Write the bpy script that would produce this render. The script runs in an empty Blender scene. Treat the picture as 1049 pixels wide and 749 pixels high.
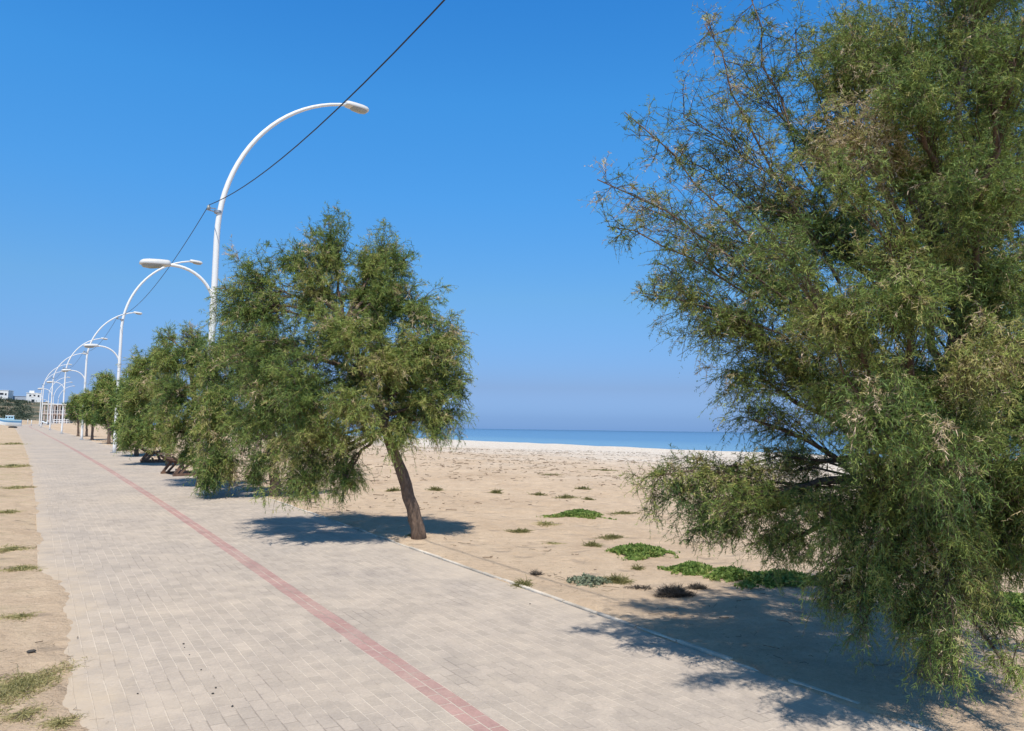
import bpy, math, random
import numpy as np
from mathutils import Vector

# ------------------------------------------------------------------ scene, camera, sky, sun, exposure
S = bpy.context.scene
COL = S.collection
EYE = 1.65
cam_d = bpy.data.cameras.new("camera"); cam = bpy.data.objects.new("camera", cam_d); COL.objects.link(cam)
S.camera = cam
cam_d.sensor_width = 36.0; cam_d.lens = 765.0 / 1049 * 36
cam_d.clip_start = 0.05; cam_d.clip_end = 60000
PITCH, ROLL = math.radians(4.87), math.radians(0.79)
def _rx(a): c, s = math.cos(a), math.sin(a); return np.array([[1,0,0],[0,c,-s],[0,s,c]])
def _rz(a): c, s = math.cos(a), math.sin(a); return np.array([[c,-s,0],[s,c,0],[0,0,1]])
CAMR = _rx(math.pi/2 + PITCH) @ _rz(ROLL)
from mathutils import Matrix
cam.matrix_world = Matrix.Translation((0, 0, EYE)) @ Matrix(CAMR.tolist()).to_4x4()

SUN_EL = math.radians(60)
W = bpy.data.worlds.new("World"); S.world = W; W.use_nodes = True
wn = W.node_tree; bg = wn.nodes["Background"]
sky = wn.nodes.new("ShaderNodeTexSky"); sky.sky_type = 'NISHITA'; sky.sun_disc = False
sky.sun_elevation = SUN_EL; sky.sun_rotation = math.pi
sky.altitude = 0; sky.air_density = 1.0; sky.dust_density = 1.0; sky.ozone_density = 1.5
# colour grade of the sky by height above the horizon (deep Mediterranean blue over a lavender haze; unseen overhead part dimmed to deepen the shade)
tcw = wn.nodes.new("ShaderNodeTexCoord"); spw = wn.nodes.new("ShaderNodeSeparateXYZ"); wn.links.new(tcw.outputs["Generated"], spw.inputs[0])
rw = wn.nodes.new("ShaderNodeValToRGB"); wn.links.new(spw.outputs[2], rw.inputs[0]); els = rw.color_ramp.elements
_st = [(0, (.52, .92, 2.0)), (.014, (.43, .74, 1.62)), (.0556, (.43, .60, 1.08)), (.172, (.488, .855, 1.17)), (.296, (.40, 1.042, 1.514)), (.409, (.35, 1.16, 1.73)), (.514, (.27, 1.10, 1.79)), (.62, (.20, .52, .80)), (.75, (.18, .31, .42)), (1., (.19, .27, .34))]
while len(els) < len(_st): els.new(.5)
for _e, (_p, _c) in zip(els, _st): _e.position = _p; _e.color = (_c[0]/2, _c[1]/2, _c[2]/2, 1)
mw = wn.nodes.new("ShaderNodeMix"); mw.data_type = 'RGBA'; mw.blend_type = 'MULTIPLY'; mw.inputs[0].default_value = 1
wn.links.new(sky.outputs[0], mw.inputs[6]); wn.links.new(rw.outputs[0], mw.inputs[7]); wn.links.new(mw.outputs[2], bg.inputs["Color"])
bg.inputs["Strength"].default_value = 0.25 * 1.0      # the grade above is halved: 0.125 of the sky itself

sun_d = bpy.data.lights.new("sun", 'SUN'); sun = bpy.data.objects.new("sun", sun_d); COL.objects.link(sun)
sun_d.energy = 5.0; sun_d.angle = math.radians(0.55); sun_d.color = (1.0, 0.955, 0.88)
sun.location = (0, -30, 60); sun.rotation_euler = (math.pi/2 - SUN_EL, 0, 0)

S.view_settings.view_transform = 'Standard'; S.view_settings.look = 'None'
S.view_settings.exposure = 0.0; S.view_settings.gamma = 1.0
S.view_settings.use_curve_mapping = False

# ------------------------------------------------------------------ helpers
rng = np.random.default_rng(7)
AZ = math.radians(-32.0)                      # heading of the promenade
T2 = np.array([math.sin(AZ), math.cos(AZ)]); N2 = np.array([math.cos(AZ), -math.sin(AZ)])
SEA_Z = -1.2

def smooth(x, a, b):
    t = np.clip((np.asarray(x, float) - a) / (b - a), 0, 1); return t*t*(3 - 2*t)

def _hash(ix, iy, seed):
    h = (ix.astype(np.int64)*374761393 + iy.astype(np.int64)*668265263 + seed*1442695041) & 0xFFFFFFFF
    h = ((h ^ (h >> 13))*1274126177) & 0xFFFFFFFF
    return ((h ^ (h >> 16)) & 0xFFFFFF) / float(0xFFFFFF)
def vnoise(x, y, seed=0):
    x = np.asarray(x, float); y = np.asarray(y, float)
    ix, iy = np.floor(x), np.floor(y); fx, fy = x-ix, y-iy
    fx = fx*fx*(3-2*fx); fy = fy*fy*(3-2*fy)
    a, b = _hash(ix, iy, seed), _hash(ix+1, iy, seed); c, d = _hash(ix, iy+1, seed), _hash(ix+1, iy+1, seed)
    return (a*(1-fx)+b*fx)*(1-fy) + (c*(1-fx)+d*fx)*fy
def fbm(x, y, seed=0, o=4):
    v = 0; amp = .5
    for k in range(o):
        v = v + amp*(vnoise(x*2**k, y*2**k, seed+k) - .5); amp *= .5
    return v

CS = np.array([-90, 0, 4, 9, 16, 26, 41, 60, 80, 103, 125, 147, 167, 188, 209, 260, 9000.])
CC = np.array([2.2, 2.16, 2.15, 2.12, 2.06, 1.88, 1.50, .95, .27, -.45, -1.35, -1.9, -1.2, .05, 1.15, 4., 4.])
_fs = np.linspace(-90, 300, 1600); _fc = np.interp(_fs, CS, CC)
_k = np.hanning(61); _k /= _k.sum(); _fc = np.convolve(np.pad(_fc, 30, mode='edge'), _k, mode='valid')
def centre(s): return np.interp(s, _fs, _fc)
def path_z(s):
    s = np.asarray(s, float)
    return 0.0072*np.clip(s, -60, 175) + 0.0035*np.clip(s-175, 0, 160)
HALF = 2.07
def ground_z(s, d):
    """height of the sand at distance s along and d across from the red line"""
    s = np.asarray(s, float); d = np.asarray(d, float)
    a = centre(s) + d
    far = smooth(a, 6, 45)
    z = path_z(s)*(1-far)
    und = fbm(s*.55, d*.55, 3)*.10 + (fbm(s*2.1, d*2.1, 5, 3)*.12 + .05*np.minimum(vnoise(s*3.3, d*3.3, 8), .5))*(.35+.65*smooth(np.abs(d), 2.5, 7)) + fbm(s*.12, a*.12, 11)*.25*smooth(np.abs(d), 3, 14)
    # beach profile towards the sea
    z = z - .42*smooth(a, 8, 50) - .25*smooth(a, 40, 60) + .16*np.exp(-((a-63)/5.)**2) - 1.0*smooth(a, 66, 84) - 5*smooth(a, 84, 150)
    und = und*(1-smooth(a, 66, 74))
    # left bank
    z = z + .55*smooth(-d, 2.6, 6)*smooth(s, 70, 125) + .25*smooth(-d, 4, 20)*smooth(s, 5, 40)
    # low mounds of blown sand round the trunks
    z = z + .05*np.exp(-((s-9.9)**2+(d-2.6)**2)/.09) + .04*np.exp(-((s-2.9)**2+(d-3.0)**2)/.16)
    # sand edges over the paving
    shift = .30*smooth(s, 10.2, 7.4)+.02
    el = -HALF + .11 + shift*.8 + fbm(s*.9, d*0+3, 21)*.26 + fbm(s*3.0, d*2, 22)*.16 + fbm(s*8.0, d*5, 23)*.12
    lf = smooth(d, el-.35, el+.35)
    er = HALF + .07 - .10*smooth(s, 5.6, 4.6) - .22*smooth(s, 14, 24)*(.5+fbm(s*.4, s*0, 31)*1.6) + fbm(s*1.3, d*0, 32)*.26 + fbm(s*6, d*3, 33)*.09
    rt = smooth(d, er-.10, er+.10)
    und = und*(1-.85*np.exp(-(np.clip(np.abs(d)-HALF, 0, 9)/.6)**2))
    inside = lf*(1-rt)
    out = z + und + .012
    return out*(1-inside) + (path_z(s) - .05)*inside

def W3(s, d, z=None):
    s = np.asarray(s, float); d = np.asarray(d, float); a = centre(s) + d
    x = T2[0]*s + N2[0]*a; y = T2[1]*s + N2[1]*a
    if z is None: z = ground_z(s, d)
    return np.stack([x, y, z + 0*x], -1)
def sd_of(x, y):
    s = x*T2[0] + y*T2[1]; a = x*N2[0] + y*N2[1]; return s, a - centre(s)
def gz(x, y):
    s, d = sd_of(x, y); return float(ground_z(s, d))
def ray(u, v):
    q = CAMR @ np.array([(u-524.5)/765., -(v-374.5)/765., -1.]); return q/q[1]
def at(u, v, D):                                    # a point of the place read off the photograph at D metres ahead
    return np.array([0, 0, EYE]) + ray(u, v)*D
def on_ground(u, v):
    r = ray(u, v); lo, hi = 1.5, 400.
    prev = lo
    for D in np.geomspace(1.5, 400, 900):
        p = np.array([0, 0, EYE]) + r*D
        if p[2] < gz(p[0], p[1]):
            lo, hi = prev, D; break
        prev = D
    for _ in range(18):
        m = (lo+hi)/2; p = np.array([0, 0, EYE]) + r*m
        if p[2] < gz(p[0], p[1]): hi = m
        else: lo = m
    p = np.array([0, 0, EYE]) + r*hi; p[2] = gz(p[0], p[1]); return p

def mesh_np(name, V, F, mats=(), smooth_=False, tint=None, midx=None, uv=None):
    V = np.asarray(V, np.float32).reshape(-1, 3); F = np.asarray(F, np.int32); k = F.shape[1]
    me = bpy.data.meshes.new(name)
    me.vertices.add(len(V)); me.vertices.foreach_set('co', V.ravel())
    me.loops.add(F.size); me.loops.foreach_set('vertex_index', F.ravel())
    me.polygons.add(len(F)); me.polygons.foreach_set('loop_start', np.arange(0, F.size, k, dtype=np.int32))
    try: me.polygons.foreach_set('loop_total', np.full(len(F), k, np.int32))
    except Exception: pass
    if midx is not None: me.polygons.foreach_set('material_index', np.asarray(midx, np.int32))
    me.polygons.foreach_set('use_smooth', np.full(len(F), smooth_, bool))
    for m in mats: me.materials.append(m)
    if tint is not None:
        at_ = me.attributes.new('tint', 'FLOAT', 'FACE'); at_.data.foreach_set('value', np.asarray(tint, np.float32))
    if uv is not None:
        l = me.uv_layers.new(name='UVMap'); l.data.foreach_set('uv', np.asarray(uv, np.float32)[F.ravel()].ravel())
    me.update(calc_edges=True); me.validate()
    return me
def link(name, me, parent=None, loc=None, rz=0):
    o = bpy.data.objects.new(name, me); COL.objects.link(o)
    if parent is not None: o.parent = parent
    if loc is not None: o.location = loc
    if rz: o.rotation_euler = (0, 0, rz)
    return o
def tag(o, label=None, cat=None, group=None, kind=None):
    if label: o['label'] = label
    if cat: o['category'] = cat
    if group: o['group'] = group
    if kind: o['kind'] = kind
    return o
def empty(name, loc, rz=0):
    o = link(name, None, None, loc, rz); o.empty_display_size = .2; return o
def copy_tree(o, parent=None):
    c = o.copy(); COL.objects.link(c)
    if parent is not None: c.parent = parent
    for ch in list(o.children): copy_tree(ch, c)
    return c

class MB:                                              # collects quads / tris and builds one mesh
    def __init__(s): s.v = []; s.f = []
    def add(s, V, F):
        b = len(s.v); s.v += [tuple(map(float, p)) for p in V]; s.f += [tuple(i+b for i in q) for q in F]
    def box(s, c, size, rz=0, taper=1.0, bev=0.0):
        x, y, z = [k/2 for k in size]; P = []
        levels = [(-z, 1.0 if not bev else 1-bev/max(x, y)), (-z+bev, 1.), (z-bev, taper), (z, taper*(1-bev/max(x, y)))] if bev else [(-z, 1.), (z, taper)]
        for zz, k in levels:
            for sx, sy in ((-1,-1),(1,-1),(1,1),(-1,1)):
                px, py = sx*x*k, sy*y*k
                P.append((c[0]+px*math.cos(rz)-py*math.sin(rz), c[1]+px*math.sin(rz)+py*math.cos(rz), c[2]+zz))
        n = len(levels); Fs = [(3,2,1,0), tuple(4*(n-1)+i for i in range(4))]
        for l in range(n-1):
            for i in range(4): j = (i+1) % 4; Fs.append((4*l+i, 4*l+j, 4*l+4+j, 4*l+4+i))
        s.add(P, Fs)
    def tube(s, pts, rad, n=8, caps=True, flat=1.0):
        pts = [Vector(p) for p in pts]; k = len(pts)
        if not hasattr(rad, '__len__'): rad = [rad]*k
        up = Vector((0, 0, 1)); P = []
        for i in range(k):
            t = (pts[min(i+1, k-1)] - pts[max(i-1, 0)]).normalized()
            if i == 0:
                x = t.cross(up if abs(t.z) < .9 else Vector((1, 0, 0))).normalized()
            else: x = (x - t*x.dot(t)).normalized()
            y = t.cross(x)
            for j in range(n):
                a = 2*math.pi*j/n; P.append(pts[i] + x*math.cos(a)*rad[i] + y*math.sin(a)*rad[i]*flat)
        Fs = []
        for i in range(k-1):
            for j in range(n): q = (j+1) % n; Fs.append((i*n+j, i*n+q, i*n+n+q, i*n+n+j))
        if caps: Fs += [tuple(reversed(range(n))), tuple((k-1)*n+j for j in range(n))]
        s.add(P, Fs)
    def beam(s, p, q, w, h, up=(0, 0, 1)):
        p, q = Vector(p), Vector(q); t = (q-p).normalized(); x = t.cross(Vector(up)).normalized(); y = x.cross(t)
        P = [e + x*sx*w/2 + y*sy*h/2 for e in (p, q) for sx, sy in ((-1,-1),(1,-1),(1,1),(-1,1))]
        s.add(P, [(3,2,1,0),(4,5,6,7)] + [(i, (i+1) % 4, 4+(i+1) % 4, 4+i) for i in range(4)])
    def mesh(s, name, mat, sm=False):
        me = bpy.data.meshes.new(name); me.from_pydata(s.v, [], s.f); me.materials.append(mat)
        if sm:
            me.polygons.foreach_set('use_smooth', [len(p.vertices) <= 4 for p in me.polygons])
        me.update(); return me
    def build(s, name, mat, parent=None, sm=False, loc=None, rz=0): return link(name, s.mesh(name, mat, sm), parent, loc, rz)

# ------------------------------------------------------------------ materials
def newmat(name):
    m = bpy.data.materials.new(name); m.use_nodes = True; nt = m.node_tree
    return m, nt, nt.nodes["Principled BSDF"]
def N(nt, t, **kw):
    n = nt.nodes.new(t)
    for k, v in kw.items():
        if k.startswith('_'): setattr(n, k[1:], v)
        else: n.inputs[k.replace('_', ' ')].default_value = v
    return n
def noise(nt, vec, scale, detail=4, rough=.6, dist=0.):
    n = N(nt, "ShaderNodeTexNoise", Scale=scale, Detail=detail, Roughness=rough, Distortion=dist)
    if vec is not None: nt.links.new(vec, n.inputs["Vector"])
    return n.outputs["Fac"]
def ramp(nt, fac, stops):
    r = nt.nodes.new("ShaderNodeValToRGB"); e = r.color_ramp.elements
    while len(e) < len(stops): e.new(.5)
    for i, (p, c) in enumerate(stops):
        e[i].position = p; e[i].color = (*c, 1) if len(c) == 3 else c
    if fac is not None: nt.links.new(fac, r.inputs["Fac"])
    return r.outputs["Color"]
def mixc(nt, fac, a, b, mode='MIX'):
    m = nt.nodes.new("ShaderNodeMix"); m.data_type = 'RGBA'; m.blend_type = mode
    for sock, val in ((m.inputs[0], fac), (m.inputs[6], a), (m.inputs[7], b)):
        if isinstance(val, bpy.types.NodeSocket): nt.links.new(val, sock)
        elif isinstance(val, tuple): sock.default_value = (*val, 1)
        else: sock.default_value = val
    return m.outputs[2]
def math_(nt, op, a, b=None, c=None, clamp=False):
    m = nt.nodes.new("ShaderNodeMath"); m.operation = op; m.use_clamp = clamp
    for i, v in enumerate((a, b, c)):
        if v is None: continue
        if isinstance(v, bpy.types.NodeSocket): nt.links.new(v, m.inputs[i])
        else: m.inputs[i].default_value = v
    return m.outputs[0]
def maprange(nt, v, a, b, c=0., d=1.):
    m = nt.nodes.new("ShaderNodeMapRange"); m.interpolation_type = 'SMOOTHSTEP'
    nt.links.new(v, m.inputs[0])
    for i, k in enumerate((a, b, c, d)): m.inputs[i+1].default_value = k
    return m.outputs[0]
def bump(nt, bsdf, h, strength, dist, prev=None):
    b = nt.nodes.new("ShaderNodeBump"); b.inputs["Strength"].default_value = strength; b.inputs["Distance"].default_value = dist
    nt.links.new(h, b.inputs["Height"])
    if prev is not None: nt.links.new(prev, b.inputs["Normal"])
    if bsdf is not None: nt.links.new(b.outputs[0], bsdf.inputs["Normal"])
    return b.outputs[0]
def geo_pos(nt): return nt.nodes.new("ShaderNodeNewGeometry").outputs["Position"]

def plain(name, col, rough=.6, var=.18, scale=6., metal=0., bmp=0.):
    m, nt, b = newmat(name)
    tc = nt.nodes.new("ShaderNodeTexCoord").outputs["Object"]
    f = noise(nt, tc, scale, 5)
    lo = tuple(c*(1-var) for c in col); hi = tuple(min(1, c*(1+var)) for c in col)
    nt.links.new(ramp(nt, f, [(.3, lo), (.7, hi)]), b.inputs["Base Color"])
    b.inputs["Roughness"].default_value = rough; b.inputs["Metallic"].default_value = metal
    if bmp: bump(nt, b, noise(nt, tc, scale*4, 5), bmp, .01)
    return m

def sand_material():
    m, nt, b = newmat("beach_sand")
    p = geo_pos(nt)
    dn = nt.nodes.new("ShaderNodeVectorMath"); dn.operation = 'DOT_PRODUCT'; nt.links.new(p, dn.inputs[0]); dn.inputs[1].default_value = (N2[0], N2[1], 0)
    a = dn.outputs["Value"]
    big = noise(nt, p, .35, 5, .6); mid = noise(nt, p, 2.2, 6, .65); fine = noise(nt, p, 38, 5, .75); grit = noise(nt, p, 150, 3, .8)
    c = ramp(nt, big, [(.3, (.53, .39, .265)), (.72, (.64, .49, .345))])
    c = mixc(nt, math_(nt, 'MULTIPLY', ramp(nt, mid, [(.42, (0, 0, 0)), (.75, (1, 1, 1))]), .35), c, (.67, .535, .385))
    c = mixc(nt, .55, c, ramp(nt, fine, [(.25, (.60, .58, .56)), (.5, (1, 1, 1)), (.8, (1.15, 1.13, 1.1))]), 'MULTIPLY')
    c = mixc(nt, .35, c, ramp(nt, grit, [(.3, (.55, .5, .45)), (.55, (1, 1, 1))]), 'MULTIPLY')
    c = mixc(nt, .9, c, ramp(nt, noise(nt, p, 4.5, 8, .75), [(.3, (.84, .83, .83)), (.62, (1.08, 1.08, 1.08))]), 'MULTIPLY')
    # shell and pebble strip towards the sea
    w = math_(nt, 'ADD', a, math_(nt, 'MULTIPLY', math_(nt, 'SUBTRACT', noise(nt, p, .12, 7, .7), .5), 46.))
    wm = maprange(nt, w, 10, 46)
    peb = noise(nt, p, 3.5, 8, .8)
    pc = ramp(nt, peb, [(.30, (.20, .155, .115)), (.41, (.55, .46, .37)), (.58, (.76, .70, .62))])
    c = mixc(nt, math_(nt, 'MULTIPLY', wm, .95), c, pc)
    # dry litter: thin dark wrack in patches
    wr = noise(nt, p, 1.1, 9, .82, .6)
    wr2 = maprange(nt, wr, .57, .68)
    c = mixc(nt, math_(nt, 'MULTIPLY', wr2, .35), c, (.34, .25, .165))
    sp_ = maprange(nt, noise(nt, p, 7.5, 6, .85), .60, .67)
    c = mixc(nt, math_(nt, 'MULTIPLY', sp_, .75), c, (.17, .12, .08))
    sp2 = maprange(nt, noise(nt, p, 1.7, 9, .85), .545, .61)
    c = mixc(nt, math_(nt, 'MULTIPLY', math_(nt, 'MULTIPLY', sp2, maprange(nt, a, 9, 24)), .6), c, (.20, .15, .10))
    # damp sand by the water
    c = mixc(nt, maprange(nt, a, 71, 76), c, (.30, .25, .19))
    # left of the walk: greyer, with dry straw
    lf = maprange(nt, a, .2, -.7)
    st = maprange(nt, noise(nt, p, 2.2, 9, .82), .47, .62)
    far = maprange(nt, a, -4, -30)
    c = mixc(nt, math_(nt, 'MULTIPLY', math_(nt, 'MULTIPLY', lf, st), .6), c, (.36, .30, .16))
    c = mixc(nt, math_(nt, 'MULTIPLY', far, .6), c, (.30, .25, .15))
    nt.links.new(c, b.inputs["Base Color"]); b.inputs["Roughness"].default_value = .95
    b.inputs["Specular IOR Level"].default_value = .15
    # footprints and ripples
    v = N(nt, "ShaderNodeTexVoronoi", Scale=2.3, _feature='SMOOTH_F1'); nt.links.new(p, v.inputs["Vector"])
    fp = maprange(nt, v.outputs["Distance"], .08, .34)
    n1 = bump(nt, None, fp, .55, .08)
    n2 = bump(nt, None, noise(nt, p, 6, 7, .72), .8, .08, n1)
    bump(nt, b, grit, .35, .008, n2)
    return m

def paver_material():
    m, nt, b = newmat("concrete_pavers")
    uvn = nt.nodes.new("ShaderNodeUVMap").outputs[0]; sp = nt.nodes.new("ShaderNodeSeparateXYZ"); nt.links.new(uvn, sp.inputs[0])
    u, v = sp.outputs[0], sp.outputs[1]
    p = geo_pos(nt)
    wob = math_(nt, 'MULTIPLY', math_(nt, 'SUBTRACT', noise(nt, p, 1.7, 2), .5), .018)
    uu = math_(nt, 'ADD', u, wob); vv = math_(nt, 'ADD', v, math_(nt, 'MULTIPLY', math_(nt, 'SUBTRACT', noise(nt, p, 2.3, 2), .5), .03))
    def bricks(x, y, c1, c2, off=.5, w=.172, h=.086):
        cb = nt.nodes.new("ShaderNodeCombineXYZ"); nt.links.new(x, cb.inputs[0]); nt.links.new(y, cb.inputs[1])
        t = nt.nodes.new("ShaderNodeTexBrick"); nt.links.new(cb.outputs[0], t.inputs["Vector"])
        t.offset = off; t.inputs["Scale"].default_value = 1; t.inputs["Brick Width"].default_value = w; t.inputs["Row Height"].default_value = h
        t.inputs["Mortar Size"].default_value = .0042; t.inputs["Mortar Smooth"].default_value = .35; t.inputs["Bias"].default_value = 0
        t.inputs["Color1"].default_value = (*c1, 1); t.inputs["Color2"].default_value = (*c2, 1); t.inputs["Mortar"].default_value = (.575, .485, .395, 1)
        return t
    g = bricks(vv, uu, (.44, .375, .31), (.51, .433, .357))
    e = bricks(uu, vv, (.45, .382, .315), (.505, .43, .355), off=0)
    r = bricks(vv, uu, (.42, .255, .225), (.475, .30, .265), off=.5)
    ar = math_(nt, 'LESS_THAN', math_(nt, 'ABSOLUTE', uu), .086)
    le = math_(nt, 'LESS_THAN', uu, -1.9)
    ri = math_(nt, 'GREATER_THAN', uu, 1.9)
    c = mixc(nt, le, g.outputs["Color"], e.outputs["Color"]); c = mixc(nt, ri, c, e.outputs["Color"])
    c = mixc(nt, ar, c, r.outputs["Color"])
    fade = maprange(nt, noise(nt, p, 1.3, 6, .7), .42, .68)
    c = mixc(nt, math_(nt, 'MULTIPLY', math_(nt, 'MULTIPLY', ar, fade), .5), c, (.50, .38, .32))
    fj = mixc(nt, le, g.outputs["Fac"], e.outputs["Fac"]); fj = mixc(nt, ri, fj, e.outputs["Fac"])
    c = mixc(nt, fj, c, ramp(nt, noise(nt, p, 1.1, 6, .75), [(.40, (.34, .285, .235)), (.52, (.61, .525, .43))]))
    # dusty wear, larger tonal patches, sand blown over
    big = noise(nt, p, .55, 5, .6); mid = noise(nt, p, 4.2, 6, .7); fine = noise(nt, p, 60, 6, .85)
    c = mixc(nt, .8, c, ramp(nt, big, [(.3, (.90, .90, .92)), (.7, (1.08, 1.05, 1.01))]), 'MULTIPLY')
    c = mixc(nt, .7, c, ramp(nt, mid, [(.3, (.80, .80, .82)), (.7, (1.15, 1.14, 1.12))]), 'MULTIPLY')
    c = mixc(nt, .55, c, ramp(nt, fine, [(.28, (.62, .62, .62)), (.7, (1.2, 1.19, 1.17))]), 'MULTIPLY')
    dust = maprange(nt, noise(nt, p, .8, 7, .72), .50, .74)
    c = mixc(nt, math_(nt, 'MULTIPLY', dust, .55), c, (.56, .46, .36))
    near = maprange(nt, v, 42.5, 37.5)                    # wind has blown more sand over the near left corner
    edge = maprange(nt, math_(nt, 'SUBTRACT', math_(nt, 'ADD', u, math_(nt, 'MULTIPLY', noise(nt, p, 2.5, 7, .75), 1.3)), math_(nt, 'MULTIPLY', near, .30)), -1.05, -1.9)
    c = mixc(nt, math_(nt, 'MULTIPLY', edge, .88), c, (.57, .45, .32))
    edger = maprange(nt, math_(nt, 'ADD', u, math_(nt, 'MULTIPLY', math_(nt, 'SUBTRACT', noise(nt, p, 1.5, 6, .7), .5), 1.6)), 1.5, 2.2)
    c = mixc(nt, math_(nt, 'MULTIPLY', edger, .45), c, (.56, .46, .35))
    st = maprange(nt, noise(nt, p, 1.9, 5, .6), .66, .78)
    c = mixc(nt, math_(nt, 'MULTIPLY', st, .18), c, (.25, .23, .22))
    nt.links.new(c, b.inputs["Base Color"]); b.inputs["Roughness"].default_value = .88; b.inputs["Specular IOR Level"].default_value = .25
    f = mixc(nt, le, g.outputs["Fac"], e.outputs["Fac"]); f = mixc(nt, ri, f, e.outputs["Fac"])
    inv = math_(nt, 'SUBTRACT', 1.0, f)
    n1 = bump(nt, None, inv, .55, .006)
    n2 = bump(nt, None, mid, .3, .012, n1)
    bump(nt, b, fine, .35, .002, n2)
    return m

def sea_material():
    m, nt, b = newmat("sea_water")
    p = geo_pos(nt)
    dn = nt.nodes.new("ShaderNodeVectorMath"); dn.operation = 'DOT_PRODUCT'; nt.links.new(p, dn.inputs[0]); dn.inputs[1].default_value = (N2[0], N2[1], 0)
    a = dn.outputs["Value"]
    lg = math_(nt, 'LOGARITHM', math_(nt, 'MAXIMUM', a, 1.), 10.)
    streak = math_(nt, 'MULTIPLY', math_(nt, 'SUBTRACT', noise(nt, p, .006, 4), .5), .5)
    c = ramp(nt, maprange(nt, math_(nt, 'ADD', lg, streak), 1.85, 3.6), [(0, (.16, .30, .40)), (.12, (.085, .20, .34)), (.5, (.06, .16, .30)), (1, (.02, .07, .16))])
    nt.links.new(c, b.inputs["Base Color"]); b.inputs["Roughness"].default_value = .22; b.inputs["IOR"].default_value = 1.33
    b.inputs["Specular IOR Level"].default_value = .35
    n1 = bump(nt, None, noise(nt, p, .5, 5, .6), .5, .25)
    bump(nt, b, noise(nt, p, 2.5, 4, .6), .5, .06, n1)
    return m

def foliage_material(name, stops, trans=.3):
    m, nt, b = newmat(name)
    at_ = nt.nodes.new("ShaderNodeAttribute"); at_.attribute_name = 'tint'
    c = ramp(nt, at_.outputs["Fac"], stops)
    nt.links.new(c, b.inputs["Base Color"]); b.inputs["Roughness"].default_value = .55; b.inputs["Specular IOR Level"].default_value = .25
    tr = nt.nodes.new("ShaderNodeBsdfTranslucent"); nt.links.new(c, tr.inputs["Color"])
    mx = nt.nodes.new("ShaderNodeMixShader"); mx.inputs[0].default_value = trans
    nt.links.new(b.outputs[0], mx.inputs[1]); nt.links.new(tr.outputs[0], mx.inputs[2])
    nt.links.new(mx.outputs[0], nt.nodes["Material Output"].inputs["Surface"])
    return m

def bark_material(name, dark, light):
    m, nt, b = newmat(name)
    tc = nt.nodes.new("ShaderNodeTexCoord").outputs["Object"]
    mp = nt.nodes.new("ShaderNodeMapping"); mp.inputs["Scale"].default_value = (1, 1, .25); nt.links.new(tc, mp.inputs[0])
    f = noise(nt, mp.outputs[0], 22, 7, .7, 1.2)
    nt.links.new(ramp(nt, f, [(.3, dark), (.55, tuple((a+b_)/2 for a, b_ in zip(dark, light))), (.75, light)]), b.inputs["Base Color"])
    b.inputs["Roughness"].default_value = .9
    bump(nt, b, f, .9, .03); return m

def white_paint():
    m, nt, b = newmat("white_painted_steel")
    p = geo_pos(nt)
    f = noise(nt, p, 5, 6, .75); s = maprange(nt, f, .60, .70)
    sp = nt.nodes.new("ShaderNodeSeparateXYZ"); nt.links.new(nt.nodes.new("ShaderNodeTexCoord").outputs["Object"], sp.inputs[0])
    low = maprange(nt, sp.outputs[2], 4.2, .2)
    c = mixc(nt, math_(nt, 'MULTIPLY', s, math_(nt, 'ADD', math_(nt, 'MULTIPLY', low, .7), .10)), (.78, .77, .74), (.42, .37, .32))
    nt.links.new(c, b.inputs["Base Color"]); b.inputs["Roughness"].default_value = .45
    return m

M_sand = sand_material(); M_pave = paver_material(); M_sea = sea_material()
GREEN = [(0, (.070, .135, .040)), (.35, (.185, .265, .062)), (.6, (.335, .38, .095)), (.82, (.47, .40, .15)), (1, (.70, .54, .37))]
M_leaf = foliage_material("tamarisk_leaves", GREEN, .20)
M_bark = bark_material("tamarisk_bark", (.07, .045, .032), (.31, .21, .145))
M_twig = bark_material("tamarisk_twigs", (.07, .045, .03), (.19, .13, .085))
M_white = white_paint()
M_head = plain("white_lamp_housing", (.64, .63, .60), .4, .05)
M_lens = plain("lamp_glass", (.34, .36, .34), .2, .1)
M_steel = plain("galvanised_steel", (.35, .36, .37), .45, .2, 20, .8)
M_black = plain("black_cable", (.018, .018, .02), .6)
M_wood = plain("weathered_brown_wood", (.15, .085, .055), .75, .45, 14, 0, .4)
M_kerb = plain("pale_kerb_stone", (.55, .475, .385), .85, .45, 2.0, 0, .4)
M_stone = plain("dark_pebble", (.05, .045, .04), .8, .4, 40)
M_drytwig = plain("dry_litter", (.20, .14, .09), .9, .4, 3)
M_plant = foliage_material("succulent_leaves", [(0, (.10, .16, .035)), (.4, (.18, .27, .06)), (.7, (.29, .34, .09)), (1, (.44, .36, .14))], .3)
M_olive = foliage_material("olive_herb_leaves", [(0, (.10, .10, .035)), (.5, (.20, .19, .07)), (1, (.38, .31, .14))], .2)
M_greyleaf = foliage_material("grey_herb_leaves", [(0, (.13, .15, .095)), (.5, (.22, .25, .16)), (1, (.30, .32, .22))], .2)
M_drybush = foliage_material("dry_twig_bush", [(0, (.05, .042, .034)), (.6, (.11, .09, .07)), (1, (.23, .19, .15))], .05)
M_straw = foliage_material("straw_grass", [(0, (.17, .17, .06)), (.4, (.33, .30, .12)), (.75, (.50, .42, .21)), (1, (.60, .50, .30))], .25)

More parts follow.
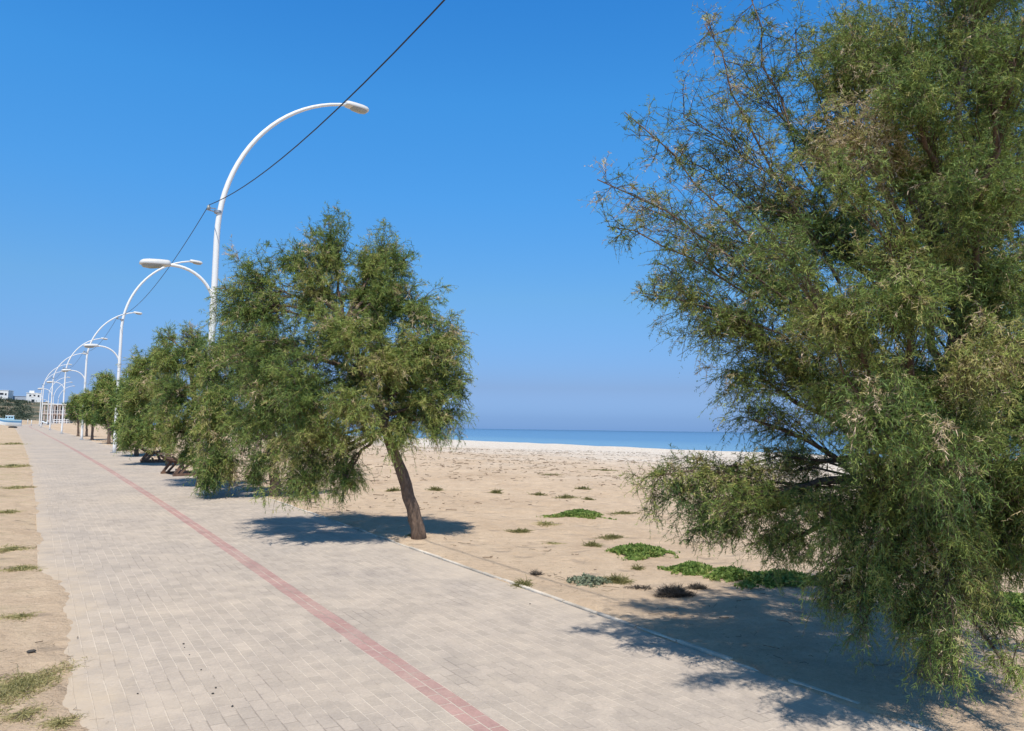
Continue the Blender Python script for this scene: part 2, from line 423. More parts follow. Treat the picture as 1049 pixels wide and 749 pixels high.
# ------------------------------------------------------------------ the setting: ground sheet, promenade, kerb, sea, hill
def geo_lines(a, b, s0, g):
    out = [a]; st = s0
    while out[-1] < b: out.append(out[-1] + st); st *= g
    return out
s_l = [-x for x in reversed(geo_lines(2, 900, .5, 1.35))] + list(np.arange(-1.6, 1.6, .3)) + list(np.arange(1.6, 13, .065)) + list(np.arange(13, 34, .16)) + geo_lines(34, 9000, .22, 1.035)
d_l = [-x for x in reversed(geo_lines(2.6, 6000, .08, 1.09))] + list(np.arange(-2.56, -1.0, .04)) + list(np.arange(-.9, 1.6, .5)) + list(np.arange(1.7, 2.6, .035)) + geo_lines(2.62, 10, .06, 1.012) + geo_lines(10.1, 150, .13, 1.02)
s_l = np.unique(np.round(s_l, 4)); d_l = np.unique(np.round(d_l, 4))
SS, DD = np.meshgrid(s_l, d_l, indexing='ij')
GV = W3(SS, DD).reshape(-1, 3)
ns, nd = SS.shape
ii = np.arange(ns*nd).reshape(ns, nd)
GF = np.stack([ii[:-1, :-1], ii[:-1, 1:], ii[1:, 1:], ii[1:, :-1]], -1).reshape(-1, 4)[:, ::-1]
tag(link("beach_ground", mesh_np("beach_ground", GV, GF, [M_sand], True)), kind='structure')

ps = np.concatenate([np.arange(-25, 40, .4), np.arange(40, 236, 1.2)]); pd = np.array([-HALF, -1.2, 0, 1.2, HALF])
PS, PD = np.meshgrid(ps, pd, indexing='ij'); ii = np.arange(PS.size).reshape(PS.shape)
PF = np.stack([ii[:-1, :-1], ii[:-1, 1:], ii[1:, 1:], ii[1:, :-1]], -1).reshape(-1, 4)[:, ::-1]
PV = W3(PS, PD, path_z(PS))
tag(link("promenade", mesh_np("promenade", PV.reshape(-1, 3), PF, [M_pave], True, uv=np.stack([PD.ravel(), PS.ravel()+30], -1))), kind='structure')
# kerb: a row of pale stones standing slightly proud of the paving
kb = MB(); random.seed(4)
s = -20.
while s < 232:
    L = random.uniform(.42, .55) if s < 60 else 3.0
    h = .008 + random.uniform(-.010, .008); w = .038; dd = HALF + .042 + random.uniform(-.007, .007)
    P = []
    for zz, k in ((-.10, 1.), (h-.008, 1.), (h, .8)):
        for e, sg in ((s+.006, -1), (s+.006, 1), (s+L-.006, 1), (s+L-.006, -1)):
            P.append(W3(e, dd+sg*w/2*k, path_z(e)+zz))
    kb.add(P, [(8,9,10,11)] + [(4*l+i, 4*l+(i+1) % 4, 4*l+4+(i+1) % 4, 4*l+4+i) for l in range(2) for i in range(4)])
    s += L
tag(kb.build("kerb", M_kerb), kind='structure')
# sea: one sheet out to the horizon
def SA(s, a, z): return (T2[0]*s+N2[0]*a, T2[1]*s+N2[1]*a, z)
sl = [-30000, -3000, -300, 300, 3000, 40000]; al = [68, 200, 1000, 5000, 40000]
V = [SA(s, a, SEA_Z) for s in sl for a in al]
F = [(i*5+j, i*5+j+1, i*5+6+j, i*5+5+j)[::-1] for i in range(5) for j in range(4)]
tag(link("sea", mesh_np("sea", V, F, [M_sea])), kind='structure')

# hill behind the far end of the walk
def hill_h(x, y):
    """x, y world"""
    u = 524.5 + 765*x/np.maximum(y, 1)                     # bearing only, used to lay the ridge out
    top = np.interp(u, [-900, -400, -60, 0, 25, 45, 60, 75, 100, 120, 140], [30, 26, 20, 15.6, 13.5, 13.2, 11, 8.5, 4, -3, -14])
    f = smooth(y, 330, 470)
    n = fbm(x*.02, y*.02, 51)*7 + fbm(x*.08, y*.08, 55)*2.2
    return 1.2 + (top + n*.8)*f*(1-.15*smooth(y, 520, 800)) + n*.12
hx = np.concatenate([np.arange(-1200, -420, 25), np.arange(-420, -150, 3.0)]); hy = np.concatenate([np.arange(300, 530, 4.), np.arange(530, 800, 15)])
HX, HY = np.meshgrid(hx, hy, indexing='ij'); ii = np.arange(HX.size).reshape(HX.shape)
HF = np.stack([ii[:-1, :-1], ii[1:, :-1], ii[1:, 1:], ii[:-1, 1:]], -1).reshape(-1, 4)
mh, nt, b = newmat("hill_scrub_and_earth")
p = geo_pos(nt); f = noise(nt, p, .06, 6, .7)
nt.links.new(ramp(nt, f, [(.35, (.055, .07, .045)), (.5, (.11, .105, .065)), (.62, (.30, .215, .14))]), b.inputs["Base Color"]); b.inputs["Roughness"].default_value = .95
bump(nt, b, noise(nt, p, .7, 5), 1., .8)
tag(link("hill", mesh_np("hill", np.stack([HX, HY, hill_h(HX, HY)], -1).reshape(-1, 3), HF, [mh], True)), kind='structure')

# ------------------------------------------------------------------ foliage tools
def rand_dirs(n, r): v = r.normal(size=(n, 3)); return v/np.linalg.norm(v, axis=1, keepdims=True)
def nrm(v): return v/np.maximum(np.linalg.norm(v, axis=-1, keepdims=True), 1e-9)
def ribbons(P, wid, r):
    """P (n,k,3) polylines -> thin tapered ribbons; returns V, F"""
    n, k, _ = P.shape
    tan = nrm(P[:, -1] - P[:, 0]); side = nrm(np.cross(tan, r.normal(size=(n, 3))))
    w = np.asarray(wid)
    w = w[:, None] if w.ndim == 1 else (np.broadcast_to(w, (n, k)) if w.ndim == 2 else np.full((n, 1), w))
    prof = np.linspace(1, .35, k)[None, :]
    off = side[:, None, :]*(w*prof)[:, :, None]*.5
    V = np.stack([P-off, P+off], 2).reshape(-1, 3)
    base = (np.arange(n)*2*k)[:, None] + (np.arange(k-1)*2)[None, :]
    F = np.stack([base, base+1, base+3, base+2], -1).reshape(-1, 4)
    return V, F
def tubes3(P, rad):
    """P (n,k,3), rad (n,k) -> three-sided tubes"""
    n, k, _ = P.shape
    tan = np.empty_like(P); tan[:, 1:-1] = P[:, 2:]-P[:, :-2]; tan[:, 0] = P[:, 1]-P[:, 0]; tan[:, -1] = P[:, -1]-P[:, -2]
    tan = nrm(tan); ref = np.where(np.abs(tan[..., 2:3]) < .9, np.array([0, 0, 1.]), np.array([1., 0, 0]))
    x = nrm(np.cross(tan, ref)); y = np.cross(tan, x)
    ang = np.array([0, 2.0944, 4.18879])
    ring = P[:, :, None, :] + rad[:, :, None, None]*(x[:, :, None, :]*np.cos(ang)[None, None, :, None] + y[:, :, None, :]*np.sin(ang)[None, None, :, None])
    V = ring.reshape(-1, 3)
    b = (np.arange(n)*k*3)[:, None, None] + (np.arange(k-1)*3)[None, :, None] + np.arange(3)[None, None, :]
    j = np.array([1, 2, 0])[None, None, :] + (np.arange(n)*k*3)[:, None, None] + (np.arange(k-1)*3)[None, :, None]
    F = np.stack([b, j, j+3, b+3], -1).reshape(-1, 4)
    return V, F
def bez(a, m, b, t):
    t = t[..., None]; return a*(1-t)**2 + 2*m*t*(1-t) + b*t*t

def make_tree(base, trunk, trunk_r, clumps, label, group=None, seed=1, twigs=13, lets=11, lb=.055, lw=.004, lt=.22, plume_r=.006, arch=.22, tint0=.42, cat='tree', lk=2, first=7):
    """trunk: list of world points; clumps: dicts c, r, n [, src, span, dry, arch, dens]"""
    r = np.random.default_rng(seed)
    base = np.array(base, float); root = empty("tamarisk_tree", tuple(base)); tag(root, label, cat, group)
    tk = MB()
    tp = [np.array(q, float) for q in trunk]
    # smooth trunk curve
    tt = np.linspace(0, 1, len(tp)); q = np.linspace(0, 1, 18)
    TC = np.stack([np.interp(q, tt, [p_[i] for p_ in tp]) for i in range(3)], -1)
    for _ in range(3): TC[1:-1] = (TC[:-2]+2*TC[1:-1]+TC[2:])/4
    TC[1:-1] += r.normal(size=(16, 3))*trunk_r*.10
    TR = trunk_r*np.interp(q, [0, .06, .15, 1], [1.35, 1.12, 1.0, .55])*(1+r.normal(size=18)*.04)
    TC[0] -= np.array([0, 0, .12])
    tk.tube([p_-base for p_ in TC], list(TR), 12)
    limbs_P = []; limbs_R = []
    leafV, leafF, leafT, woodV, woodF = [], [], [], [], []
    nl = nw = 0
    for c in clumps:
        C = np.array(c['c'], float); R = np.array(c['r'], float)*np.ones(3)
        src = c.get('src')
        if src is None:
            dd = np.linalg.norm(TC[first:]-C, axis=1) + np.abs(TC[first:, 2]-(C[2]-.9*np.linalg.norm(C[:2]-base[:2])))*.6
            src = TC[first+int(np.argmin(dd))]
        src = np.array(src, float); dist = np.linalg.norm(C-src)
        mid = (src+C)/2 + np.array([0, 0, .14*dist]) + r.normal(size=3)*.07*dist
        if 'mid' in c: mid = np.array(c['mid'], float)
        lp = bez(src, mid, C, np.linspace(0, 1, 9)); lp[1:-1] += r.normal(size=(7, 3))*.012*dist
        lr = c.get('lr', trunk_r*.34)
        tk.tube([p_-base for p_ in lp], list(np.linspace(lr, max(lr*.18, plume_r), 9)), 6)
        n = c['n']; lo, hi = c.get('span', (.5, 1.))
        ts = lo + (hi-lo)*r.random(n)**.8
        st = np.stack([np.interp(ts, np.linspace(0, 1, 9), lp[:, i]) for i in range(3)], -1)
        rho = np.clip(r.random(n)**.45, .3, 1) * np.where(r.random(n) < .10, 1.25, 1.0)
        cen = C if c.get('local') is None else st
        T = cen + rand_dirs(n, r)*rho[:, None]*R
        if 'push' in c: T = T + np.array(c['push'])*r.random((n, 1))
        T[:, 2] = np.maximum(T[:, 2], base[2] + .05 + .25*r.random(n))
        L = np.linalg.norm(T-st, axis=1)
        ar = c.get('arch', arch)
        mp = (st+T)/2 + np.array([0, 0, 1.])*(ar*L)[:, None] + r.normal(size=(n, 3))*(.10*L)[:, None]
        t7 = np.linspace(0, 1, 7)
        PL = bez(st[:, None], mp[:, None], T[:, None], np.broadcast_to(t7, (n, 7)))
        PL[:, 1:] += r.normal(size=(n, 6, 3))*.018*L[:, None, None]
        v, f = tubes3(PL, plume_r*np.linspace(1, .3, 7)[None, :]*(.7+.6*r.random((n, 1))))
        woodV.append(v); woodF.append(f+nw); nw += len(v)
        # side twigs
        m = max(3, int(twigs*c.get('dens', 1.)))
        u = np.sort(.12 + .9*r.random((n, m))**.8, axis=1).clip(0, 1)
        S0 = bez(st[:, None], mp[:, None], T[:, None], u)
        tg = nrm(2*(1-u)[..., None]*(mp-st)[:, None] + 2*u[..., None]*(T-mp)[:, None])
        D = nrm(tg*.6 + r.normal(size=(n, m, 3))*.62)
        drp = c.get('droop', .02 + 1.0*max(0, ar-.12))
        lens = lt*(.45+.9*r.random((n, m)))*(1.15-.5*u)*np.clip(L/(.9*R.mean()+1e-6), .5, 1.3)[:, None]
        S1 = S0 + D*lens[..., None]*.5
        S2 = S0 + D*lens[..., None]*.92 + np.array([0, 0, -1.])*(lens*(drp+.2*r.random((n, m))))[..., None]
        S0, S1, S2 = [x.reshape(-1, 3) for x in (S0, S1, S2)]
        k3 = np.linspace(0, 1, 4)
        TW = bez(S0[:, None], S1[:, None], S2[:, None], np.broadcast_to(k3, (len(S0), 4)))
        v, f = ribbons(TW, plume_r*.85, r); woodV.append(v); woodF.append(f+nw); nw += len(v)
        # feathery branchlets
        q = max(3, int(lets*c.get('leaf', 1.))); nn = len(S0)
        w = (.05+.97*r.random((nn, q))).clip(0, 1)
        B0 = bez(S0[:, None], S1[:, None], S2[:, None], w)
        bt = nrm(2*(1-w)[..., None]*(S1-S0)[:, None] + 2*w[..., None]*(S2-S1)[:, None])
        BD = nrm(bt*.75 + r.normal(size=(nn, q, 3))*.7 + np.array([0, 0, -.02-.6*drp]))
        bl = lb*(.55+.9*r.random((nn, q)))*(1.2-.55*w)
        B1 = B0 + BD*bl[..., None]*.5 + r.normal(size=B0.shape)*lb*.05
        B2 = B0 + BD*bl[..., None] + np.array([0, 0, -.1*drp])*bl[..., None]
        BP = (np.stack([B0, B2], 2).reshape(-1, 2, 3) if lk == 2 else np.stack([B0, B1, B2], 2).reshape(-1, 3, 3))
        v, f = ribbons(BP, lw*(.7+.6*r.random(len(BP))), r)
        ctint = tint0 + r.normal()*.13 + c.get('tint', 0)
        pt = np.clip(ctint + r.normal(size=n)*.09, .05, .8)
        dry = r.random(n) < c.get('dry', .04)
        tw_dry = r.random((n, m)) < np.where(dry, .75, .015)[:, None]*(.4+.6*u)
        tt_ = np.where(tw_dry, .88+.12*r.random((n, m)), pt[:, None] + r.normal(size=(n, m))*.13)
        tq = np.repeat(tt_.reshape(-1), q) + r.normal(size=nn*q)*.06
        leafV.append(v); leafF.append(f+nl); nl += len(v); leafT.append(np.repeat(np.clip(tq, 0, 1), lk-1))
    tk.build("trunk", M_bark, root, True)
    link("branches", mesh_np("branches", np.concatenate(woodV)-base, np.concatenate(woodF), [M_twig]), root)
    link("crown", mesh_np("crown", np.concatenate(leafV)-base, np.concatenate(leafF), [M_leaf], tint=np.concatenate(leafT)), root)
    return root

def px_clump(u, v, D, ru, rv, n, **k):
    c = at(u, v, D); sc = D/765.
    return dict(c=c, r=(ru*sc, (ru+rv)*.5*sc, rv*sc), n=n, **k)

# ------------------------------------------------------------------ street lamps and the cable
def arc_pts(h0, w, h, n=18, tail=.35, side=1, amax=90):
    P = []
    am = math.radians(amax)
    for i in range(n+1):
        a = am*i/n; P.append((side*w*(1-math.cos(a))/(1-math.cos(am)), 0, h0+h*math.sin(a)/math.sin(am)))
    sl = h/math.sin(am)*math.cos(am)/(w/(1-math.cos(am))*math.sin(am))
    P.append((side*(w+tail), 0, h0+h+(sl-.02)*tail)); return P
def head_mesh(side):
    mb = MB(); secs = [(-.02, .05, .045), (0, .11, .085), (.05, .125, .10), (.25, .14, .105), (.48, .145, .10), (.60, .13, .085), (.655, .095, .055), (.67, .02, .015)]
    n = 12; P = []
    for x, wy, hz in secs:
        for j in range(n):
            a = 2*math.pi*j/n; pw = lambda q: math.copysign(abs(q)**.62, q)
            z = pw(math.sin(a))*hz
            if z < 0: z *= .35
            P.append((side*x*.88, pw(math.cos(a))*wy, z - .05*x))
    F = [(i*n+j, i*n+(j+1) % n, i*n+n+(j+1) % n, i*n+n+j) for i in range(len(secs)-1) for j in range(n)]
    F = [f[::-1] for f in F] if side > 0 else F
    mb.add(P, F + [tuple(range(n))]); me = mb.mesh("lamp_head", M_head, True)
    lb_ = MB(); secs2 = [(.16, .10, .02), (.20, .125, .055), (.42, .135, .075), (.58, .105, .055), (.615, .06, .02)]; P = []
    for x, wy, hz in secs2:
        for j in range(7):
            a = math.pi*j/6; P.append((side*x*.88, math.cos(a)*wy, -.030-.05*x - math.sin(a)*hz))
    lb_.add(P, [(i*7+j, i*7+j+1, i*7+8+j, i*7+7+j) for i in range(4) for j in range(6)])
    return me, lb_.mesh("lens", M_lens, True)
def make_lamp():
    root = empty("street_lamp", (0, 0, 0))
    up = [(0, 0, z) for z in np.linspace(-.1, 5.7, 14)] + arc_pts(5.75, 2.72, 3.75, 20, .16, 1, 79)
    k = len(up); rad = list(np.interp(np.arange(k), [0, 13, k-1], [.080, .064, .036]))
    pm = MB(); pm.tube(up, rad, 14); pm.build("pole", M_white, root, True)
    arm = arc_pts(4.12, .86, .86, 12, .08, -1); am = MB(); am.tube(arm, .034, 10); am.build("arm", M_white, root, True)
    cl = MB(); cl.tube([(0, 0, 4.04), (0, 0, 4.22)], .081, 14); cl.build("arm_collar", M_head, root)
    fl = MB(); fl.box((0, 0, .012), (.32, .32, .03), bev=.006); fl.build("base_plate", M_steel, root)
    for side, e in ((1, up[-1]), (-1, arm[-1])):
        hm, lm = head_mesh(side); h = link("lamp_head", hm, root, e); link("lens", lm, h)
    br = MB(); br.tube([(0, 0, 6.28), (0, 0, 6.34)], .084, 14); br.beam((-.05, 0, 6.31), (-.24, 0, 6.33), .05, .012); br.beam((-.05, 0, 6.38), (-.22, 0, 6.38), .03, .02)
    b_ = br.build("cable_bracket", M_steel, root)
    ins = MB(); ins.tube([(-.2, 0, 6.33), (-.2, 0, 6.40), (-.2, 0, 6.44)], [.035, .04, .02], 8); ins.build("insulator", M_lens, b_, True)
    return root
lamp_px = [(209.5, 505, 16.5), (117, 464, 35.35), (83.5, 451.7, 54.15), (63, 445, 72.8), (50.8, 441.6, 91.), (41.8, 439.3, 110.9), (40, 438.6, 129), (48, 437, 148), (53, 436.3, 167), (58, 435, 186)]
lamp_lab = ["nearest tall white double-arm lamp post, rising out of the tamarisks beside the big leaning tree",
            "second white lamp post from the front, standing clear left of the dense trees",
            "third white lamp post from the front, beside the small far tamarisks",
            "fourth white lamp post from the front, left of the smallest far trees",
            "fifth white lamp post in the row, at the far bend of the walk",
            "sixth white lamp post in the row, one of the leftmost slim far pair",
            "seventh white lamp post in the row, furthest left of the slim far pair",
            "eighth lamp post, small and white, in front of the columned building",
            "ninth lamp post, tiny and white, in front of the columned building",
            "last and smallest white lamp post, by the far white railing"]
proto = make_lamp(); RZ = math.atan2(N2[1], N2[0]); attach = []; lamp_pos = []
pts0 = [W3(-3.3, 1.05)] 
for i, (u, v, D) in enumerate(lamp_px):
    o = proto if i == 0 else copy_tree(proto)
    p = at(u, v, D); p[2] = gz(p[0], p[1]) if i > 5 else p[2]
    s_, d_ = sd_of(p[0], p[1]); p[2] = float(path_z(s_)) if abs(d_) < HALF else gz(p[0], p[1])
    o.location = tuple(p); o.rotation_euler = (0, 0, RZ + math.radians((0, 1.5, -1, 2, 0, -2, 1, 3, 0, 2)[i])); lamp_pos.append(p)
    tag(o, lamp_lab[i], "street lamp", "white lamp posts along the promenade")
p0 = W3(-3.3, 1.0, path_z(-3.3)); o = copy_tree(proto); o.location = tuple(p0); o.rotation_euler = (0, 0, RZ)
tag(o, "white lamp post behind the viewer carrying the near end of the cable", "street lamp", "white lamp posts along the promenade")
cab = MB(); cp = []
ends = [p0] + lamp_pos[:7]
off = np.array([-.2*N2[0], -.2*N2[1], 6.44])
for i in range(len(ends)-1):
    A_, B_ = ends[i]+off, ends[i+1]+off; sag = .9 if i == 0 else .55
    for k_ in range(24):
        t = k_/24; q = A_*(1-t)+B_*t; cp.append(tuple(q - np.array([0, 0, sag*4*t*(1-t)])))
cp.append(tuple(ends[-1]+off))
cab.tube(cp, .0085, 6); tag(cab.build("overhead_cable", M_black, None, True), "thin black cable sagging from lamp post to lamp post above the promenade", "cable")

# ------------------------------------------------------------------ the leaning tamarisk
ROW = "tamarisk trees planted along the promenade"
bA = on_ground(430, 551)
DA = bA[1]
trunkA = [bA, at(424, 525, DA), at(413, 487, DA-.03), at(402, 458, DA-.1), at(392, 425, DA-.15), at(375, 385, DA-.25), at(352, 335, DA-.3)]
f = px_clump; a_ = DA-.2
clA = [f(318, 300, a_, 50, 70, 60, arch=.05), f(338, 250, a_+.1, 26, 44, 40, arch=-.08), f(300, 265, a_+.2, 30, 40, 26, arch=-.05, dens=.8),
       f(398, 300, a_, 30, 55, 46, arch=.0), f(412, 268, a_+.2, 18, 32, 18, arch=-.05, dens=.8), f(352, 345, a_-.5, 50, 48, 50),
       f(262, 320, a_+.1, 36, 42, 36, arch=.08), f(265, 370, a_-.2, 44, 52, 56), f(262, 430, a_-.1, 38, 48, 46), f(305, 400, a_-.7, 48, 50, 56),
       f(318, 452, a_-.4, 46, 44, 50, arch=.35), f(312, 485, a_-.3, 34, 28, 22, arch=.45), f(365, 420, a_-.6, 42, 46, 44, arch=.3),
       f(400, 370, a_-.4, 44, 44, 52), f(440, 365, a_, 40, 42, 46), f(462, 395, a_+.2, 26, 40, 30), f(438, 415, a_-.1, 34, 36, 34), f(455, 435, a_+.1, 30, 26, 20, arch=.4),
       f(410, 445, a_-.3, 22, 26, 14, arch=.5), f(350, 480, a_-.2, 24, 30, 12, arch=.5), f(330, 360, a_+.9, 70, 70, 50), f(400, 390, a_+.9, 55, 55, 50, tint=-.08), f(425, 380, a_+.5, 44, 50, 40, tint=-.08), f(415, 425, a_+.2, 40, 34, 34, arch=.3), f(360, 390, a_+.4, 50, 50, 36, tint=-.06), f(385, 335, a_+.3, 36, 40, 30), f(280, 390, a_+.8, 45, 60, 34),
       f(372, 300, a_+.2, 26, 34, 30), f(376, 268, a_+.25, 16, 26, 16, arch=-.05), f(300, 500, a_-.4, 30, 22, 20, arch=.45), f(350, 500, a_-.3, 22, 20, 12, arch=.45), f(430, 318, a_+.1, 34, 40, 40), f(462, 350, a_+.1, 24, 34, 26), f(258, 285, a_+.15, 28, 34, 30, arch=-.03, dens=.9), f(235, 315, a_+.2, 18, 36, 22, arch=0), f(392, 262, a_+.2, 18, 34, 22, arch=-.05), f(245, 350, a_+.2, 26, 40, 22, arch=.1)]
for c_ in clA: c_['n'] = int(c_['n']*1.25)
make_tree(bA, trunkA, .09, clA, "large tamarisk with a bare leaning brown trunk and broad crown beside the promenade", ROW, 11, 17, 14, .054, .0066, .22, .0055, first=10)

# trees behind it, hanging over the edge of the walk
bB = on_ground(282, 508); D_ = bB[1]
trB = [bB, at(281, 480, D_), at(278, 440, D_-.1), at(270, 400, D_-.1), at(262, 370, D_)]
clB = [f(250, 390, D_, 34, 40, 50), f(232, 370, D_-.2, 24, 34, 34), f(285, 420, D_-.3, 36, 38, 50), f(250, 440, D_-.5, 34, 34, 50, arch=.35), f(300, 460, D_-.3, 24, 28, 30, arch=.45), f(268, 478, D_-.4, 22, 20, 16, arch=.5),
       f(320, 440, D_+.2, 26, 36, 34), f(262, 360, D_+.2, 30, 28, 30), f(235, 420, D_+.3, 24, 30, 24), f(262, 492, D_-.1, 7, 14, 12, arch=.1, tint=-.25)]
make_tree(bB, trB, .11, clB, "tamarisk partly hidden behind the leaning tree, hanging branches almost sweeping the sand", ROW, 12, 15, 13, .075, .0100, .30, .008)
bC = on_ground(205, 500.5); D_ = bC[1]
trC = [bC, at(206, 482, D_), at(205, 455, D_-.05), at(200, 420, D_), at(196, 380, D_)]
clC = [f(196, 362, D_, 26, 26, 44, arch=.08), f(176, 372, D_, 24, 26, 40), f(208, 385, D_-.3, 26, 30, 46), f(180, 405, D_-.3, 28, 28, 46), f(208, 425, D_-.5, 28, 30, 50, arch=.3),
       f(182, 442, D_-.4, 26, 28, 46, arch=.35), f(214, 458, D_-.4, 22, 26, 36, arch=.4), f(222, 482, D_-.5, 14, 18, 20, arch=.5), f(192, 464, D_-.2, 16, 14, 16, arch=.4), f(228, 440, D_, 20, 30, 26), f(165, 395, D_+.5, 22, 28, 26), f(197, 345, D_+.1, 16, 14, 14, arch=-.05, dry=.3), f(232, 400, D_, 20, 26, 24),
       f(170, 345, D_+.3, 9, 16, 10, arch=-.1, dens=.7),
       f(217, 372, 15.9, 14, 22, 30), f(219, 405, 15.8, 15, 26, 34, arch=.3), f(216, 440, 15.7, 15, 28, 34, arch=.4), f(215, 478, 15.6, 11, 22, 26, arch=.4), f(228, 350, 16.2, 12, 18, 14), f(211, 492, 15.7, 9, 13, 22, arch=.3), f(236, 482, 16., 14, 20, 18, arch=.4)]
make_tree(bC, trC, .10, clC, "bushy tamarisk with a dark trunk hiding the foot of the nearest lamp post", ROW, 13, 15, 13, .075, .0100, .30, .008)
bD = on_ground(173, 477); D_ = bD[1]
trD = [bD, at(172, 462, D_), at(167, 440, D_), at(157, 410, D_), at(155, 385, D_)]
clD = [f(158, 372, D_, 20, 22, 36), f(142, 380, D_, 18, 22, 34), f(150, 400, D_-.4, 24, 24, 44), f(136, 415, D_-.2, 16, 24, 34), f(165, 425, D_-.5, 22, 24, 40), f(142, 440, D_-.4, 20, 20, 40, arch=.35), f(164, 452, D_-.5, 20, 16, 30, arch=.4), f(133, 450, D_-.2, 12, 14, 18, arch=.4), f(170, 400, D_+.3, 18, 26, 24), f(172, 352, D_, 8, 18, 10, arch=-.1, dens=.7)]
make_tree(bD, trD, .10, clD, "dark rounded tamarisk whose low branches overhang the nearer curved bench", ROW, 14, 14, 10, .12, .016, .40, .010)
far = [((140, 468.5), 33, [(140, 400, 13, 18), (130, 412, 11, 20), (142, 425, 14, 18), (128, 436, 10, 13), (140, 446, 12, 9), (150, 410, 12, 20)], "low tamarisk behind the dark rounded one, beside the second lamp post"),
       ((111.6, 455), 46, [(107, 394, 10, 18), (115, 398, 9, 16), (113, 404, 10, 16), (103, 410, 8, 13), (110, 422, 11, 13), (118, 420, 8, 16), (104, 429, 7, 8), (116, 436, 7, 7)], "slim tamarisk standing just left of the second lamp post"),
       ((94.5, 451), 54, [(95, 410, 7, 9), (90, 417, 7, 9), (98, 420, 8, 10), (93, 429, 8, 7), (88, 408, 5, 8)], "small far tamarisk with a straight bare trunk right of the third lamp post"),
       ((88.5, 447.2), 64, [(89, 412, 5, 8), (86, 422, 6, 8), (92, 425, 5, 7)], "little far tamarisk tucked between two small far trees"),
       ((80, 447), 66, [(79, 409, 6, 7), (74, 416, 6, 8), (82, 418, 6, 8), (77, 426, 7, 6)], "smallest far tamarisk, left of the third lamp post")]
for i, ((u, v), D0, cl, lab) in enumerate(far):
    bq = on_ground(u, v); D_ = bq[1]; top = cl[0]
    r0 = np.random.default_rng(80+i)
    tr = [bq, at(u+.3, v-(v-top[1])*.28, D_), at(u*.6+top[0]*.4, v-(v-top[1])*.6, D_), at(top[0], top[1], D_)]
    cc = [f(cu, cv, D_+r0.normal()*.5, ru, rv, int(ru*rv*.26)+16, arch=.15, tint=-.04) for cu, cv, ru, rv in cl]
    make_tree(bq, tr, .09, cc, lab, ROW, 60+i, 9, 6, .22, .034, .5, .014)

